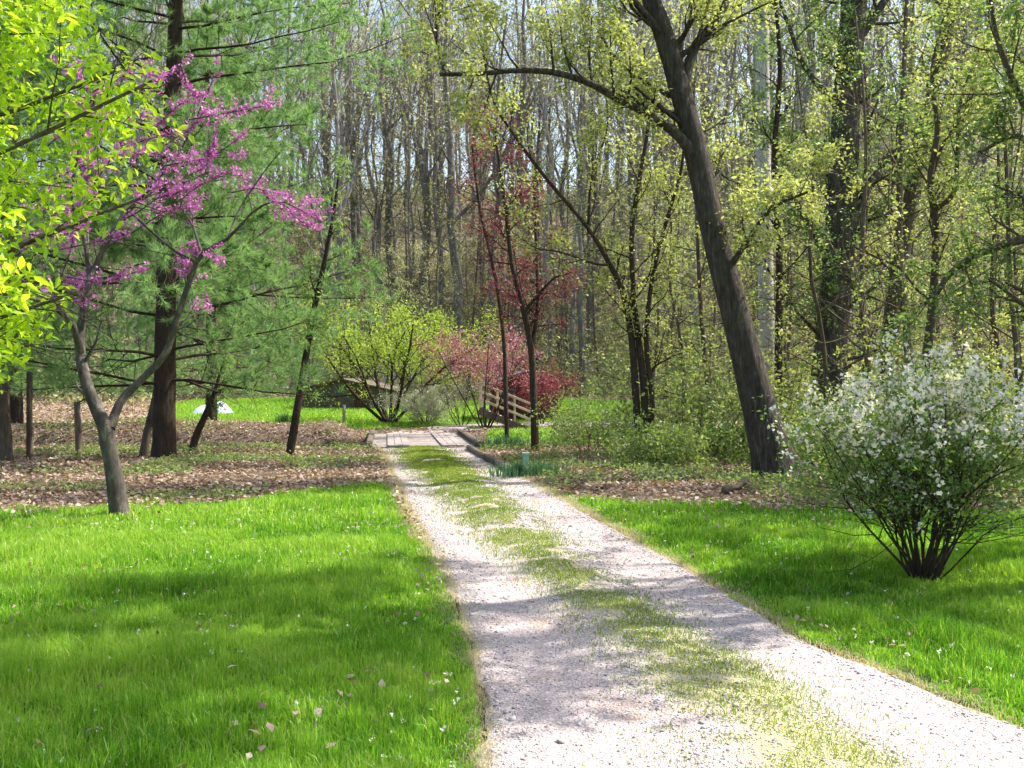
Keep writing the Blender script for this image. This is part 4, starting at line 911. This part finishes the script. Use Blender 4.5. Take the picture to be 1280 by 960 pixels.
shed(-8.0, 50, 4.2, 3, 1.0, -.15, 'low dark weathered shed behind the spreading tree', M['timber'], M['timber'], .45, [(-1.1, .6, .5, .4)])
def tarp():
    Y = 45; p = at(266, 520, Y); x0 = float(p[0]); z0 = gz(x0, Y); g = np.linspace(-1, 1, 40)
    X, Yy = np.meshgrid(g, g); R = (X**2*X**2+Yy**4)**.25
    Z = .75*np.clip(1-R**2.6, 0, 1)*(.75+.35*vnoise(X*2, Yy*2, .7, 3)) + .03*(vnoise(X, Yy, .13, 5)-.5)
    Z += .25*np.exp(-((X-.45)/.3)**2-(Yy/.6)**2)
    V = np.stack([X*1.0+.06*(vnoise(Yy, X, .3, 2)-.5), Yy*.8, Z-.02], -1).reshape(-1, 3); idx = np.arange(1600).reshape(40, 40)
    q = np.stack([idx[:-1, :-1], idx[:-1, 1:], idx[1:, 1:], idx[1:, :-1]], -1).reshape(-1, 4)
    t = thing('covered_mound', 'pale blue tarpaulin draped over a low heap on the far grass left of the bridge', 'tarpaulin', (x0, Y, z0), .1)
    link('cover', mk('cover', V, [q], M['tarp'], smooth=True), t); t.scale = (.9, .85, .62)
    s = Sk(); s.add([(-.98, -.5, .02), (-.3, -.75, .1), (.3, -.78, .12), (.95, -.6, .02)], [.012]*4, 6); link('rope', s.mesh('rope', M['rail']), t)
tarp()
def log(u, v, du, dv, r, label, mat='bark_light'):
    Y = base(v); a = at(u, v, Y); b = at(u+du, v+dv, base(v+dv)); a[2] = gz(a[0], a[1])+r; b[2] = gz(b[0], b[1])+r*2.2; s = Sk(); d = b-a
    s.add([a+d*f+np.array([0, 0, .02*math.sin(f*9)]) for f in (0, .01, .25, .5, .75, .99, 1)], [.01, r, r*.95, r*.85, r*.8, r*.6, .01], 9)
    loc = tuple(float(q) for q in a); o = link('fallen_branch', s.mesh('fallen_branch', M[mat], loc, .12), None, loc); tag(o, label, 'branch')
log(765, 572, 24, -14, .07, 'pale fallen branch lying on the dead leaves left of the multi stemmed tree')
log(905, 618, 30, -8, .06, 'dark fallen branch near the foot of the leaning tree', 'bark')

# ------------------------------------------------------------------ light, sky, camera
w = bpy.data.worlds.new("World"); bpy.context.scene.world = w; w.use_nodes = True
nt = w.node_tree; bg = nt.nodes['Background']; sky = nt.nodes.new('ShaderNodeTexSky'); sky.sky_type = 'NISHITA'; sky.sun_disc = False
sky.sun_elevation = SUN_EL; sky.sun_rotation = SUN_AZ; sky.air_density = 1.2; sky.dust_density = 3.5; sky.ozone_density = 1.0
nt.links.new(sky.outputs[0], bg.inputs[0]); bg.inputs[1].default_value = .15
sl = bpy.data.lights.new('sun', 'SUN'); sl.energy = 4.6; sl.angle = math.radians(.6); sl.color = (1, .95, .87)
so = bpy.data.objects.new('sun', sl); C.objects.link(so)
dv = Vector((math.sin(SUN_AZ)*math.cos(SUN_EL), math.cos(SUN_AZ)*math.cos(SUN_EL), math.sin(SUN_EL)))
so.rotation_euler = dv.to_track_quat('Z', 'Y').to_euler(); so.location = (0, 0, 40)
cam = bpy.data.cameras.new('camera'); cam.sensor_width = 36; cam.lens = 36*F/1280; cam.clip_end = 2000; cam.clip_start = .05
co = bpy.data.objects.new('camera', cam); C.objects.link(co); co.location = (0, 0, H); co.rotation_euler = (math.radians(90), 0, 0)
S = bpy.context.scene; S.camera = co
S.view_settings.view_transform = 'Standard'; S.view_settings.look = 'None'; S.view_settings.gamma = 1; S.view_settings.exposure = 1.12
S.render.engine = 'CYCLES'; S.cycles.max_bounces = 6; S.cycles.diffuse_bounces = 2; S.cycles.transmission_bounces = 4; S.cycles.glossy_bounces = 2
S.cycles.use_denoising = True; S.cycles.use_adaptive_sampling = True; S.cycles.adaptive_threshold = .03
